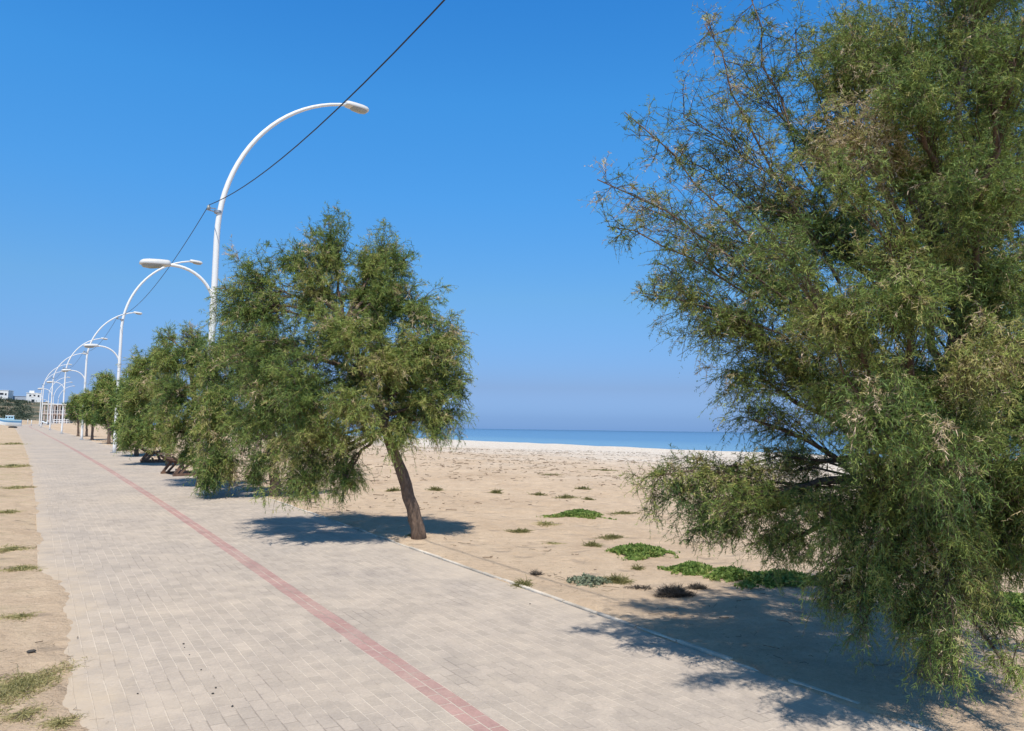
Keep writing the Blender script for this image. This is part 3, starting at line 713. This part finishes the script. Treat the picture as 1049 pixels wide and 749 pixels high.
# ------------------------------------------------------------------ the big near tamarisk at the right
bE = on_ground(962, 694); DE = bE[1]
trE = [bE, at(964, 640, DE+.05), at(958, 570, DE+.05), at(965, 480, DE+.05), at(975, 400, DE), at(985, 320, DE-.05)]
e_ = DE
J1 = at(962, 500, DE+.05); J2 = at(968, 420, DE); J3 = at(978, 330, DE)
clE = [
 # dense masses
 f(930, 50, e_-.2, 80, 80, 62, arch=.1), f(1030, 60, e_-.3, 80, 80, 56, arch=.1), f(985, -40, e_-.1, 100, 60, 40), f(870, 40, e_+.2, 50, 60, 34, arch=.05),
 f(880, 140, e_-.6, 56, 62, 50, dry=.6, tint=.1), f(960, 170, e_-.5, 80, 70, 64, dry=.08), f(1045, 190, e_-.4, 70, 80, 56), f(850, 235, e_-.2, 60, 52, 50), 
 f(920, 270, e_-.7, 76, 66, 66, tint=.08), f(1010, 300, e_-.7, 76, 70, 64), f(790, 285, e_-.3, 56, 50, 44), f(845, 330, e_-.4, 64, 56, 58, tint=.06),
 f(1060, 390, e_-.4, 64, 80, 52), f(930, 390, e_-.7, 74, 66, 64, arch=.32), f(800, 370, e_-.2, 54, 44, 38), f(865, 420, e_-.5, 60, 56, 52, arch=.32), f(990, 440, e_-.8, 70, 72, 62, arch=.35, tint=.05),
 f(900, 500, e_-.6, 60, 62, 56, arch=.4), f(1040, 520, e_-.6, 60, 70, 50, arch=.38), f(960, 540, e_-.7, 58, 64, 54, arch=.42), f(850, 540, e_-.5, 44, 50, 38, arch=.42, tint=.04),
 f(900, 590, e_-.6, 48, 44, 36, arch=.45), f(990, 600, e_-.7, 46, 40, 26, arch=.45), f(860, 610, e_-.5, 34, 44, 20, arch=.5), f(935, 640, e_-.6, 30, 40, 18, arch=.5),
 f(968, 690, e_-.9, 22, 48, 22, arch=.5, src=J1, tint=.12), f(880, 650, e_-.6, 18, 40, 8, arch=.5, dens=.7), f(1035, 690, e_-.9, 30, 40, 8, arch=.4, dens=.6, dry=.2),
 # towards the viewer
 f(925, 300, e_-1.4, 60, 46, 34, arch=.28, tint=.06), f(1005, 190, e_-1.3, 62, 50, 32), f(895, 430, e_-1.5, 58, 52, 34, arch=.35), f(1025, 370, e_-1.4, 60, 56, 36, arch=.35, tint=.08), f(855, 325, e_-1.2, 46, 40, 26, arch=.25),
 f(965, 480, e_-1.4, 52, 56, 34, arch=.4), f(1040, 60, e_-1.2, 64, 56, 30, tint=.08), f(935, 95, e_-1.0, 56, 48, 30, tint=.06), f(985, 270, e_-.4, 56, 50, 26), f(1045, 285, e_-.8, 56, 56, 28), f(1080, 480, e_-1.1, 60, 70, 30, arch=.35),
 f(1010, -20, e_-.6, 80, 50, 30), f(860, 60, e_-.3, 52, 56, 34), f(840, 150, e_-.1, 50, 54, 36),
 # back of the crown
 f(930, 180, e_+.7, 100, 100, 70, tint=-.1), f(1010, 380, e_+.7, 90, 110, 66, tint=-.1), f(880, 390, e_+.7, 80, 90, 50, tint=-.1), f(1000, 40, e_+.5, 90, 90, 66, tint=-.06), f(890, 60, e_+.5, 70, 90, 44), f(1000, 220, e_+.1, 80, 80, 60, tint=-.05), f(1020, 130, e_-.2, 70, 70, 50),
 f(1015, 500, e_-.6, 54, 60, 44, arch=.38), f(1050, 430, e_-.3, 56, 66, 50, arch=.3), f(1040, 570, e_-.5, 50, 46, 32, arch=.42), f(1000, 560, e_-.2, 56, 56, 44, arch=.35, tint=-.05), f(930, 560, e_-.1, 64, 60, 40, arch=.35, tint=-.06), f(1075, 350, e_-.1, 60, 80, 50), f(1020, 620, e_-.5, 26, 40, 14, arch=.45),
 f(800, 250, e_-1.5, 46, 40, 20, leaf=.7, lr=.008), f(850, 180, e_-1.3, 46, 44, 22, leaf=.8, lr=.008), f(940, 520, e_+.5, 80, 70, 34), f(1090, 250, e_+.3, 80, 150, 40), f(1120, 120, e_, 70, 120, 24), f(1110, 470, e_, 60, 90, 24),
 # open outer branches reaching left against the sky
 f(612, 184, e_-.7, 30, 26, 24, src=at(850, 345, e_-.3), mid=at(740, 245, e_-.5), span=(.25, 1.), local=1, arch=.05, dens=.75, dry=.5, lr=.016),
 f(640, 115, e_-.4, 30, 30, 26, src=at(820, 300, e_-.3), mid=at(745, 215, e_-.4), span=(.25, 1.), local=1, arch=.05, dens=.6, dry=.28, lr=.015),
 f(722, 25, e_-.3, 34, 36, 40, src=at(860, 290, e_-.2), mid=at(780, 170, e_-.3), span=(.3, 1.), local=1, arch=.02, dens=.65, dry=.12, lr=.02),
 f(768, -5, e_-.1, 34, 36, 36, src=at(870, 260, e_-.1), mid=at(800, 140, e_-.1), span=(.3, 1.), local=1, arch=.02, dens=.65, dry=.06, lr=.018),
 f(815, 30, e_+.1, 30, 40, 34, src=at(880, 200, e_), mid=at(840, 120, e_), span=(.2, 1.), local=1, arch=.02, dens=.8, lr=.016),
 f(690, 150, e_, 36, 36, 26, src=at(830, 280, e_), mid=at(760, 200, e_), span=(.3, 1.), local=1, arch=.05, dens=.6, dry=.12, lr=.014),
 f(622, 232, e_-.5, 28, 26, 22, src=at(830, 350, e_-.3), mid=at(735, 270, e_-.4), span=(.25, 1.), local=1, arch=.1, dens=.7, dry=.10, lr=.015),
 f(655, 300, e_-.4, 30, 26, 24, src=at(840, 370, e_-.3), mid=at(750, 310, e_-.4), span=(.25, 1.), local=1, arch=.12, dens=.8, lr=.015),
 f(725, 255, e_-.3, 56, 50, 60, dens=.8, leaf=.6, lr=.008), f(730, 330, e_-.2, 56, 40, 60, dens=.9, leaf=.8, lr=.008), f(745, 180, e_-.1, 52, 54, 52, dens=.75, leaf=.55, lr=.008), f(655, 210, e_-.4, 40, 44, 40, dens=.7, leaf=.5, lr=.007, dry=.1),
 f(690, 290, e_-.3, 40, 40, 40, dens=.8, leaf=.6, lr=.007), f(700, 120, e_-.2, 44, 50, 36, dens=.65, leaf=.45, lr=.007, dry=.08), f(755, 80, e_, 44, 60, 44, dens=.7, leaf=.5, lr=.007), f(800, 220, e_+.1, 50, 50, 46, dens=.9),
 f(752, 385, e_-.1, 36, 40, 24, arch=.3, dens=.8), f(770, 430, e_, 36, 30, 18, arch=.3, dens=.8),
 # low branches sweeping left over the sand
 f(652, 490, e_+.1, 26, 22, 40, src=J1, mid=at(800, 455, e_), span=(.35, 1.), local=1, arch=.16, dens=1., lr=.022, tint=.06, push=(0, 0, -.12)),
 f(715, 515, e_, 34, 26, 44, src=at(880, 500, e_), mid=at(800, 490, e_), span=(.2, 1.), local=1, arch=.16, dens=1., lr=.014, push=(0, 0, -.12)),
 f(690, 508, e_+.05, 40, 30, 18, arch=.2, src=at(860, 500, e_), lr=.012), f(715, 490, e_+.2, 46, 26, 15, arch=.15, src=at(880, 490, e_), lr=.01),
 f(770, 520, e_-.1, 56, 40, 34, arch=.2, src=at(880, 490, e_)), f(730, 545, e_+.1, 44, 24, 24, arch=.2, src=at(860, 520, e_)), f(800, 560, e_-.1, 46, 34, 30, arch=.3, src=at(900, 520, e_)), f(810, 480, e_+.3, 44, 44, 30, dens=.8, src=at(900, 470, e_)),
]
for q_, c_ in enumerate(clE):
    if 'src' not in c_ and not c_.get('leaf'): c_['n'] = int(c_['n']*1.45)
    if 'lr' in c_ and not c_.get('local') and c_.get('leaf', 1) < .7: c_['n'] = int(c_['n']*.72)
    if c_.get("local"): c_["lr"] *= .55; c_["leaf"] = .5 if c_.get("dry", 0) > .05 else .7; c_["n"] = int(c_["n"]*1.2)
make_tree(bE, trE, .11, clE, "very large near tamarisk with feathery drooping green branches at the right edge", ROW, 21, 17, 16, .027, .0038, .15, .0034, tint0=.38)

# ------------------------------------------------------------------ benches
def make_bench():
    root = empty("bench", (0, 0, 0))
    for y in (-.6, .6):
        fr = MB()
        fr.beam((-.42, y, .035), (.46, y, .035), .07, .07)
        fr.beam((-.36, y, .06), (-.12, y, .40), .075, .06, (0, 1, 0)); fr.beam((.26, y, .06), (.12, y, .36), .075, .06, (0, 1, 0))
        fr.beam((-.22, y, .06), (.02, y, .34), .06, .05, (0, 1, 0))
        prof = [(-.46, .56), (-.34, .45), (-.18, .37), (0, .335), (.18, .35), (.34, .41), (.46, .48)]
        for p_, q_ in zip(prof[:-1], prof[1:]): fr.beam((p_[0], y, p_[1]), (q_[0], y, q_[1]), .055, .06, (0, 0, 1))
        fr.build("end_frame", M_wood, root)
    st = MB(); px = np.linspace(-.46, .46, 10); pz = np.interp(px, [p_[0] for p_ in prof], [p_[1] for p_ in prof])
    for x, z in zip(px, pz): st.box((x, 0, z+.05), (.075, 1.5, .03), bev=.005)
    st.build("seat", M_wood, root)
    sb = MB(); sb.beam((0, -.57, .10), (0, .57, .10), .05, .09); sb.build("stretcher", M_wood, root)
    return root
bench = make_bench()
for i, (u, v, lab) in enumerate([(186, 488, "nearer brown wooden bench with a curved slatted seat under the drooping branches"), (156, 474.5, "middle curved wooden bench half hidden beneath the dark rounded tamarisk"), (127, 462, "farther brown wooden bench close to the second lamp post")]):
    o = bench if i == 0 else copy_tree(bench)
    p = on_ground(u, v); s_, d_ = sd_of(p[0], p[1])
    if abs(d_) < HALF: p[2] = float(path_z(s_))
    o.location = tuple(p); o.rotation_euler = (0, 0, RZ + math.radians((8, -5, 3)[i])); tag(o, lab, "bench", "curved wooden benches along the promenade")

# ------------------------------------------------------------------ beach plants
def leaf_patch(name, u, v, wpx, hm, n, mat, label, cat, kind='succulent', seed=0, depth=.8, group=None, root=None):
    r = np.random.default_rng(seed+int(u*7+v*13)); c = on_ground(u, v) if root is None else np.array(root, float)
    rx = wpx/2*c[1]/765.; ry = rx*depth
    ang = r.random(n)*2*np.pi; lob = 1 + .28*np.sin(ang*3+r.random()*6) + .18*np.sin(ang*5+r.random()*6)
    rad = (np.sqrt(r.random(n))**(1.0 if kind != 'succulent' else 1.35))*lob*np.where(r.random(n) < .12, 1.2, 1.)
    if kind == 'grass': rad = np.minimum(np.abs(r.normal(size=n))*.5, 1.0)*lob*.8
    if kind == 'succulent':                                    # patchy: bare sand shows between the runners
        hole = vnoise(np.cos(ang)*rad*3.2+5, np.sin(ang)*rad*2.4+seed, seed+17) + .25*r.random(n)
        kp = (hole > .40) | (rad < .3); ang, rad = ang[kp], rad[kp]; n = len(ang)
    x, y = np.cos(ang)*rad*rx, np.sin(ang)*rad*ry
    s_, d_ = sd_of(c[0]+x, c[1]+y); z = ground_z(s_, d_) - c[2]
    top = hm*np.clip(1-rad**2*.8, .12, 1)*(.5+.5*vnoise(x/rx*3+9, y/rx*3+4, seed+3))*1.3
    top = top*.62; base = np.stack([x, y, z + top*r.random(n)*.9], -1)
    if kind == 'succulent':
        D = rand_dirs(n, r)*.8 + np.array([0, 0, .75]); L = .030*(.4+1.1*r.random(n)); wd = L*.75
    elif kind == 'bush':
        base[:, 2] = z; D = np.stack([x/rx*.9, y/ry*.7, np.full(n, .9)], -1) + r.normal(size=(n, 3))*.35; L = hm*(.6+.6*r.random(n))*np.clip(1.1-rad*.5, .3, 1); wd = np.full(n, .007)
    else:
        base[:, 2] = z; D = r.normal(size=(n, 3))*np.array([.8, .8, .35]) + np.array([0, 0, .38]); L = hm*(.5+.9*r.random(n)); wd = np.full(n, max(.0035, c[1]/765*.7))
    D = nrm(D); P = np.stack([base, base+D*L[:, None]*.55, base+D*L[:, None] + np.array([0, 0, -.22])*L[:, None]], 1)
    if kind == 'bush': P[:, 2] += r.normal(size=(n, 3))*hm*.1
    # creeping stems spread from the root over the sand
    m_ = 26; A_ = r.random(m_)*2*np.pi; K_ = np.linspace(0, 1, 3)[None, :]*(.7+.6*r.random((m_, 1)))
    SX, SY = np.cos(A_)[:, None]*K_*rx, np.sin(A_)[:, None]*K_*ry
    s_, d_ = sd_of(c[0]+SX, c[1]+SY); ST = np.stack([SX, SY, ground_z(s_, d_)-c[2]+.006+.01*r.random((m_, 3))], -1)
    P = np.concatenate([P, ST]); wd = np.concatenate([np.asarray(wd)*np.ones(n), np.full(m_, max(.004, c[1]/765*.5))]); x = np.concatenate([x, SX[:, 1]]); y = np.concatenate([y, SY[:, 1]]); n = len(P)
    V, F = ribbons(P, wd, r)
    t = np.repeat(np.clip(.45 + .35*fbm(x/rx*2, y/rx*2, seed+8)*2 + r.normal(size=n)*.17, 0, 1), 2)
    o = link(name, mesh_np(name, V, F, [mat], tint=t), None, tuple(c)); tag(o, label, cat, group); return o

G1 = "low green plants scattered over the beach sand"
for (u, v, w, h, n, lab) in [(595, 528, 52, .15, 2600, "bright green mat of beach plant on open sand, farthest of the three big green mats"),
        (655, 567, 62, .16, 3200, "widest bright green mat of beach plant, middle of the three on the open sand"),
        (709, 585, 48, .13, 2200, "bright green mat of beach plant at the tip of the near tree's low branches"),
        (752, 592, 50, .16, 1800, "green plant patch beneath the near tree's sweeping left branches"),
        (796, 597, 80, .18, 3000, "leafy green patch on the sunny rim of the near tree's shade"),
        (868, 598, 76, .2, 2600, "green patch behind the hanging curtain of the near tree"),
        (985, 618, 90, .20, 3200, "yellow-green patch behind the hanging branches near the right edge"),
        (1034, 628, 110, .22, 4200, "broad yellow-green patch at the far right edge of the sand")]:
    leaf_patch("beach_plant", u, v, w, h, int(n*2.2), M_plant, lab, "plant", 'succulent', 5, group=G1)
G2 = "small olive and straw coloured tufts on the sand"
for (u, v, w, h, n, lab) in [(533, 545, 27, .07, 500, "olive tuft on open sand right of the leaning trunk"), (627, 551, 34, .07, 400, "thin olive sprawl between the two largest green mats"),
        (607, 559, 22, .08, 300, "small olive tuft with a dry stalk left of the widest green mat"), (632, 596, 38, .10, 600, "yellowish olive sprawl touching the grey-green herb"),
        (534, 601, 30, .09, 420, "olive tuft growing at the kerb edge"), (653, 583, 12, .08, 160, "tiny yellow-green tuft below the widest green mat"),
        (560, 537, 28, .06, 240, "pale straw tuft left of the farthest green mat"), (637, 526, 34, .07, 300, "faint olive tuft right of the farthest green mat"),
        (580, 510, 28, .09, 320, "olive tuft above the farthest green mat"), (597, 501, 20, .09, 240, "brownish tuft in the middle of the beach"), (603, 512, 14, .09, 140, "speck of brown tuft just above the farthest green mat"),
        (552, 507, 18, .09, 180, "olive tuft left of the brownish mid-beach tuft"), (508, 505, 14, .16, 140, "upright olive tuft alone on the left part of the beach"), (446, 502, 18, .12, 260, "olive tuft just right of the leaning trunk's upper part"),
        (403, 503, 18, .12, 260, "olive tuft just left of the leaning trunk"), (565, 557, 26, .03, 90, "few flat dry sticks left of the small olive tuft"), (424, 548, 16, .06, 220, "small green tuft at the foot of the leaning trunk"), (565, 487, 24, .1, 120, "dull brown tuft far out on the beach"), (620, 482, 30, .1, 150, "long dull tuft far out before the pale shell strip")]:
    leaf_patch("sand_tuft", u, v, w, h, n, M_olive if 'straw' not in lab and 'sticks' not in lab else M_straw, lab, "tuft", 'grass', 3, group=G2)
leaf_patch("grey_herb", 603, 597, 46, .12, 900, M_greyleaf, "grey-green herb sprawling on the sand near the kerb", "plant", 'succulent', 4)
leaf_patch("dry_bush", 690, 610, 28, .13, 800, M_drybush, "dark dry twiggy bush at the edge of the near tree's shade", "bush", 'bush', 4)
leaf_patch("dry_bush", 714, 603, 16, .08, 260, M_drybush, "smaller dark dry bush just behind the twiggy one", "bush", 'bush', 6)
leaf_patch("dry_bush", 655, 603, 24, .05, 160, M_drybush, "faint grey dry tuft of twigs left of the dark bush", "bush", 'bush', 7)
leaf_patch("dry_bush", 549, 589, 9, .08, 120, M_drybush, "tiny dark dry tuft near the kerb", "bush", 'bush', 8)
G3 = "dry grass patches beside the left edge of the paving"
for (u, v, w, h, n, dp, lab) in [(20, 704, 84, .032, 3000, .8, "largest clump of half-dry grass by the near left edge of the paving"), (20, 632, 44, .022, 420, .35, "narrow strip of half-dry grass left of the sand spill"),
        (22, 583, 38, .04, 420, .5, "straw-coloured grass patch beside the paving edge, above the narrow strip"), (12, 563, 40, .04, 380, .5, "upper thin grass patch at the left rim of the sand"),
        (62, 741, 40, .03, 380, .5, "sparse dry grass at the very bottom left on the sand spill"), (24, 733, 50, .025, 420, .5, "dry straw patch under the largest grass clump"),
        (12, 478, 26, .10, 420, .8, "yellow-green grass patch far along the left sand bank"), (18, 500, 26, .07, 260, .6, "brownish straw patch on the left bank between grass patches"), (8, 525, 22, .06, 220, .6, "pale straw patch at the left border of the sand"), (14, 455, 20, .12, 220, .8, "small far straw patch on the left bank")]:
    leaf_patch("grass_patch", u, v, w, h, int(n*2.2), M_straw, lab, "grass patch", 'grass', 9, dp*2.6, G3)
# ground litter nobody could count
r = np.random.default_rng(31)
n = 15000
s_ = np.concatenate([r.uniform(3, 60, n-900)**1.0, r.uniform(2, 12, 900)]); d_ = np.concatenate([2.4 + 62*r.random(n-900)**1.35, -1.75-2.2*r.random(900)])
keep = vnoise(s_*.35, d_*.35, 71) > .42; s_, d_ = s_[keep], d_[keep]; n = len(s_)
B = W3(s_, d_); sz = np.clip(np.linalg.norm(B[:, :2], axis=1)/30, .10, 1.)
an = r.random(n)*2*np.pi; ln = (.06+.22*r.random(n)**2)*sz**.5*1.2
D = np.stack([np.cos(an), np.sin(an), r.normal(size=n)*.06], -1)
e2 = B + D*ln[:, None]; s2, d2 = sd_of(e2[:, 0], e2[:, 1]); e2[:, 2] = ground_z(s2, d2)
P = np.stack([B, (B+e2)/2 + r.normal(size=(n, 3))*ln[:, None]*.2*np.array([1, 1, .3]), e2], 1); P[:, :, 2] += .012 + .03*sz[:, None]*r.random((n, 1))
V, F = tubes3(P, np.repeat((.0006+.016*sz*r.random(n)**1.5)[:, None], 3, 1)); 
tag(link("twig_litter", mesh_np("twig_litter", V, F, [M_drytwig])), "scattered dry twigs and wrack lying on the sand", "litter", kind='stuff')
# pebbles on the paving
pm = MB()
for j in range(5):
    for i in range(8):
        el, az = -math.pi/2+math.pi*j/4, 2*math.pi*i/8
        pm.v.append((math.cos(el)*math.cos(az)*1.2, math.cos(el)*math.sin(az)*.85, math.sin(el)*.6 + .05*math.sin(3*az)*math.cos(el)))
pm.f = [(j*8+i, j*8+(i+1) % 8, j*8+8+(i+1) % 8, j*8+8+i) for j in range(4) for i in range(8)]
pme = pm.mesh("pebble", M_stone, True)
for i, (u, v, rr) in enumerate([(188, 660, .010), (189, 663.5, .006), (194, 671, .006), (206, 686.5, .007), (221, 705, .010), (218, 711, .010), (238, 724, .010), (141, 711, .008), (349, 657, .007), (543, 619, .010)]):
    p = on_ground(u, v); s0, d0 = sd_of(p[0], p[1]); rq = ray(u, v); p[2] = float(path_z(s0))
    k = (p[2]-EYE)/rq[2]; p = np.array([0, 0, EYE]) + rq*k
    rr *= .75; o = link("pebble", pme, None, (p[0], p[1], p[2]+rr*.5), i*1.3); o.scale = (rr, rr, rr)
    tag(o, "tiny dark pebble lying on the grey paving", "pebble", "tiny dark pebbles on the paving")
p = on_ground(32, 669); o = link("cone", pme, None, tuple(p+[0, 0, .012]), .6); o.scale = (.026, .02, .02); o.name = "stone"; tag(o, "dark stone on the sand just above the largest grass clump", "stone")
p = on_ground(13, 438.5); o = link("stone", pme, None, tuple(p+[0, 0, .1]), .2); o.scale = (.5, .4, .3); tag(o, "dark rock on the sand in front of the blue and white boat", "stone")

# ------------------------------------------------------------------ far end: boat, buildings, railing, scooter, posts, scrub
M_hullw = plain("white_boat_paint", (.72, .76, .76), .4, .08); M_hullb = plain("blue_boat_paint", (.10, .28, .48), .4, .12); M_dark = plain("dark_opening", (.03, .035, .045), .4, .1)
M_pale = plain("pale_blue_paint", (.42, .62, .70), .45, .1)
def make_boat(loc, rz):
    root = empty("boat", loc, rz); L = 5.6
    def sect(t, k0, k1):                              # half-beam and height limits along the hull, bow at -x
        x = -L/2 + L*t; bw = 1.15*min(1, (t/.45)**.6) if t > 0 else .02
        bw *= 1-.08*max(0, t-.7)/.3; sheer = 1.25 + .35*(1-t)**2; keel = .0 + .45*(1-min(1, t/.35))**2
        out = []
        for q in np.linspace(k0, k1, 4):
            z = keel + (sheer-keel)*q; out.append((x + (-.35*q if t < .02 else 0), bw*(.45+.55*q**.6), z))
        return out
    for name, k0, k1, m in (("hull", 0, .55, M_hullw), ("hull_stripe", .55, .78, M_hullb), ("gunwale", .78, 1., M_pale)):
        mb = MB(); ts = np.linspace(0.0, 1, 14)
        for sg in (1, -1):
            P = [(x, sg*y, z) for t in ts for x, y, z in sect(t, k0, k1)]
            mb.add(P, [(i*4+j, i*4+j+1, i*4+5+j, i*4+4+j)[::sg] for i in range(13) for j in range(3)])
        for t in (0, 1):
            a_ = sect(t, k0, k1); P = a_ + [(x, -y, z) for x, y, z in a_]; mb.add(P, [(j, j+1, 5+j, 4+j) for j in range(3)])
        if name == "gunwale":
            P = [(x, sg*y, z-.05) for t in ts for sg in (1, -1) for x, y, z in [sect(t, .78, 1.)[-1]]]; mb.add(P, [(2*i, 2*i+1, 2*i+3, 2*i+2) for i in range(13)])
        if name == "hull":
            P = [(x, sg*y, z) for t in ts for sg in (1, -1) for x, y, z in [sect(t, 0, .55)[0]]]; mb.add(P, [(2*i, 2*i+2, 2*i+3, 2*i+1) for i in range(13)])
        mb.build(name, m, root, True)
    cb = MB(); cb.box((-.1, 0, 1.60), (2.2, 1.5, .75), taper=.85, bev=.05); cab_ = cb.build("cabin", M_pale, root)
    rf = MB(); rf.box((-.05, 0, 2.02), (2.1, 1.45, .09), bev=.03); rf.build("roof", M_hullw, cab_)
    for sx in (-.7, 0, .6):
        for sg in (-1, 1):
            wb = MB(); wb.box((sx-.1, sg*.705, 1.66), (.45, .06, .3), bev=.01); wb.build("window", M_dark, cab_)
    kl = MB(); kl.beam((-1.8, 0, .03), (2.6, 0, -.05), .12, .25); kl.build("keel", M_dark, root)
    return root
pb = at(10, 434.0, 120); s0, d0 = sd_of(pb[0], pb[1]); pb[2] = gz(pb[0], pb[1])
bo = make_boat((pb[0], pb[1], pb[2]-.05), math.radians(28)); bo.scale = (.56, .60, .85) 
tag(bo, "blue and white boat drawn up on the sand at the far left", "boat")

M_wall = plain("white_render", (.78, .76, .72), .8, .06, 1.5); M_grey = plain("grey_blue_wall", (.38, .42, .48), .8, .1, 1.); M_pink = plain("pinkish_concrete", (.52, .43, .38), .85, .12, 1.5); M_slate = plain("roof_tile", (.45, .27, .19), .85, .15, 3)
def house(name, u, D, w, dep, storeys, wall, label, wins, roof=None, rz=0., extra=None):
    x = at(u, 420, D)[0]; z0 = float(hill_h(np.array(x), np.array(float(D)))) - .8
    root = empty(name, (x, D, z0), rz); tag(root, label, "house"); H = 2.9*storeys + .8
    wb = MB(); wb.box((0, 0, H/2), (w, dep, H)); wb.build("wall", wall, root)
    rb = MB(); rb.box((0, 0, H+.14), (w+.4, dep+.4, .28), bev=.04); rf = rb.build("roof", roof or wall, root)
    if extra: eb = MB(); eb.box((extra[0], 0, H+.28+extra[2]/2), (extra[1], dep*.6, extra[2])); eb.build("roof_room", wall, rf)
    for (wx, wz, ww, wh) in wins:
        fb = MB(); fb.box((wx, -dep/2-.02, wz), (ww+.2, .12, wh+.2)); fo = fb.build("window", wall, root)
        pb_ = MB(); pb_.box((wx, -dep/2-.07, wz), (ww, .06, wh)); pb_.build("pane", M_dark, fo)
    return root
house("white_house", 34, 470, 7.6, 8, 2, M_wall, "white two-storey house alone on the hilltop left of the lamp row", [(-1.8, 5.2, 1.0, 1.1), (.4, 5.2, 1., 1.1), (2.6, 4.9, .9, 1.3), (-.2, 2.0, 1.6, 1.5)], None, .5, (-1.2, 2.6, 1.4))
house("white_house", 3, 460, 7.5, 7, 2, M_wall, "white hilltop house at the far left edge with a dark upper opening", [(-.6, 4.6, 3.6, 1.2), (2.4, 4.4, 1., 1.2)], None, .2)
house("low_house", 19, 468, 11, 6, 1.35, M_grey, "low grey-blue house on the ridge between two white houses", [(2.2, 2.2, 5, 1.0), (-3., 2.0, 1.4, 1.2)], M_grey, .1)
# columned building by the beach
xb = at(58, 430, 236)[0]; zb = gz(xb, 236.) - .2
cbd = empty("building", (xb, 236, zb), .12); tag(cbd, "two-storey beach building with pale columns and dark openings behind the far lamps", "building")
mb = MB(); mb.box((0, 2.2, 3.0), (6.4, 3.0, 6.0)); mb.build("wall", M_pink, cbd)
for zf in (3.05, 6.1): mb = MB(); mb.box((0, .9, zf), (7.0, 5.6, .28), bev=.04); mb.build("floor_slab", M_wall if zf > 4 else M_pink, cbd)
for k in range(5): mb = MB(); mb.box((-3.0+1.5*k, -1.5, 3.0), (.3, .3, 5.78)); mb.build("column", M_pink, cbd)
for zf in (1.5, 4.5):
    for k in range(4): mb = MB(); mb.box((-2.25+1.5*k, .68, zf), (1.0, .08, 1.9)); mb.build("window", M_dark, cbd)
mb = MB()
for k in range(13): mb.box((-3.0+.5*k, -1.72, 3.7), (.05, .05, .9))
mb.box((0, -1.72, 4.17), (6.2, .07, .07)); mb.build("balcony_railing", M_wall, cbd)
# white railing
xr = at(63, 434, 196)[0]; rl = empty("railing", (xr, 196, gz(xr, 196.)), .1); tag(rl, "white railing on the sand below the columned building", "railing")
for k in range(6): mb = MB(); mb.box((-2.0+.8*k, 0, .6), (.12, .12, 1.2)); mb.build("post", M_wall, rl)
for zf in (.55, 1.1): mb = MB(); mb.box((0, -.075, zf), (4.2, .03, .16)); mb.build("rail", M_wall, rl)
# posts by the bend
for i, (u, D, lab) in enumerate([(32.3, 122, "short white post standing on the sand right of the boat"), (28.5, 150, "shorter pale post farther back behind the boat")]):
    x = at(u, 432, D)[0]; mb = MB(); mb.tube([(0, 0, -.1), (0, 0, 1.0), (0, 0, 1.06)], [.07, .065, .03], 8); o = mb.build("post", M_white, None, True, (x, D, gz(x, D))); tag(o, lab, "post")
# scooter
xs = at(45.8, 436, 150)[0]; sc = empty("scooter", (xs, 150, gz(xs, 150.)+.02), .5); tag(sc, "small dark and white scooter parked between the far lamp posts", "scooter")
for x in (-.55, .6):
    mb = MB(); mb.tube([(x, -.06, .24), (x, .06, .24)], .24, 14); wh = mb.build("wheel", M_dark, sc, True); mb = MB(); mb.tube([(x, -.065, .24), (x, .065, .24)], .12, 10); mb.build("rim", M_steel, wh)
mb = MB(); mb.tube([(-.75, 0, .55), (-.35, 0, .62), (-.1, 0, .42), (.25, 0, .32), (.42, 0, .6), (.5, 0, .95)], [.1, .2, .17, .14, .15, .08], 10); mb.build("body", M_hullw, sc, True)
mb = MB(); mb.box((-.42, 0, .83), (.7, .3, .12), bev=.04); mb.build("seat", M_dark, sc)
mb = MB(); mb.tube([(.48, -.32, 1.05), (.52, 0, 1.0), (.48, .32, 1.05)], .03, 6); mb.build("handlebar", M_dark, sc)
# hillside scrub: one mass nobody could count
r = np.random.default_rng(91); n = 2600
x = r.uniform(-400, -200, n); y = r.uniform(322, 500, n); u = 524.5+765*x/y
hv = hill_h(x, y); keep = (u > -30) & (u < 80) & ((vnoise(x*.05, y*.05, 61)+.35*(u < 31)-.3*(u > 36)) > .55); x, y, hv = x[keep], y[keep], hv[keep]; n = len(x)
q = 70; cz = 1.3+1.5*r.random(n)
P0 = np.stack([x, y, hv], -1)[:, None] + rand_dirs(n*q, r).reshape(n, q, 3)*np.stack([cz*1.2, cz*1.2, cz*.8], -1)[:, None]*(r.random((n, q, 1))**.4)
P0 = P0.reshape(-1, 3); D = rand_dirs(len(P0), r)*.5
V, F = ribbons(np.stack([P0, P0+D*.6, P0+D], 1), .45, r)
M_scrub = foliage_material("hill_scrub_leaves", [(0, (.035, .055, .035)), (.6, (.065, .085, .05)), (1, (.12, .12, .07))], .1)
tag(link("hillside_scrub", mesh_np("hillside_scrub", V, F, [M_scrub], tint=np.repeat(np.clip(np.repeat(r.normal(size=n)*.18+.45, q), 0, 1), 2))), "dark green scrub covering the far hillside", "scrub", kind='stuff')
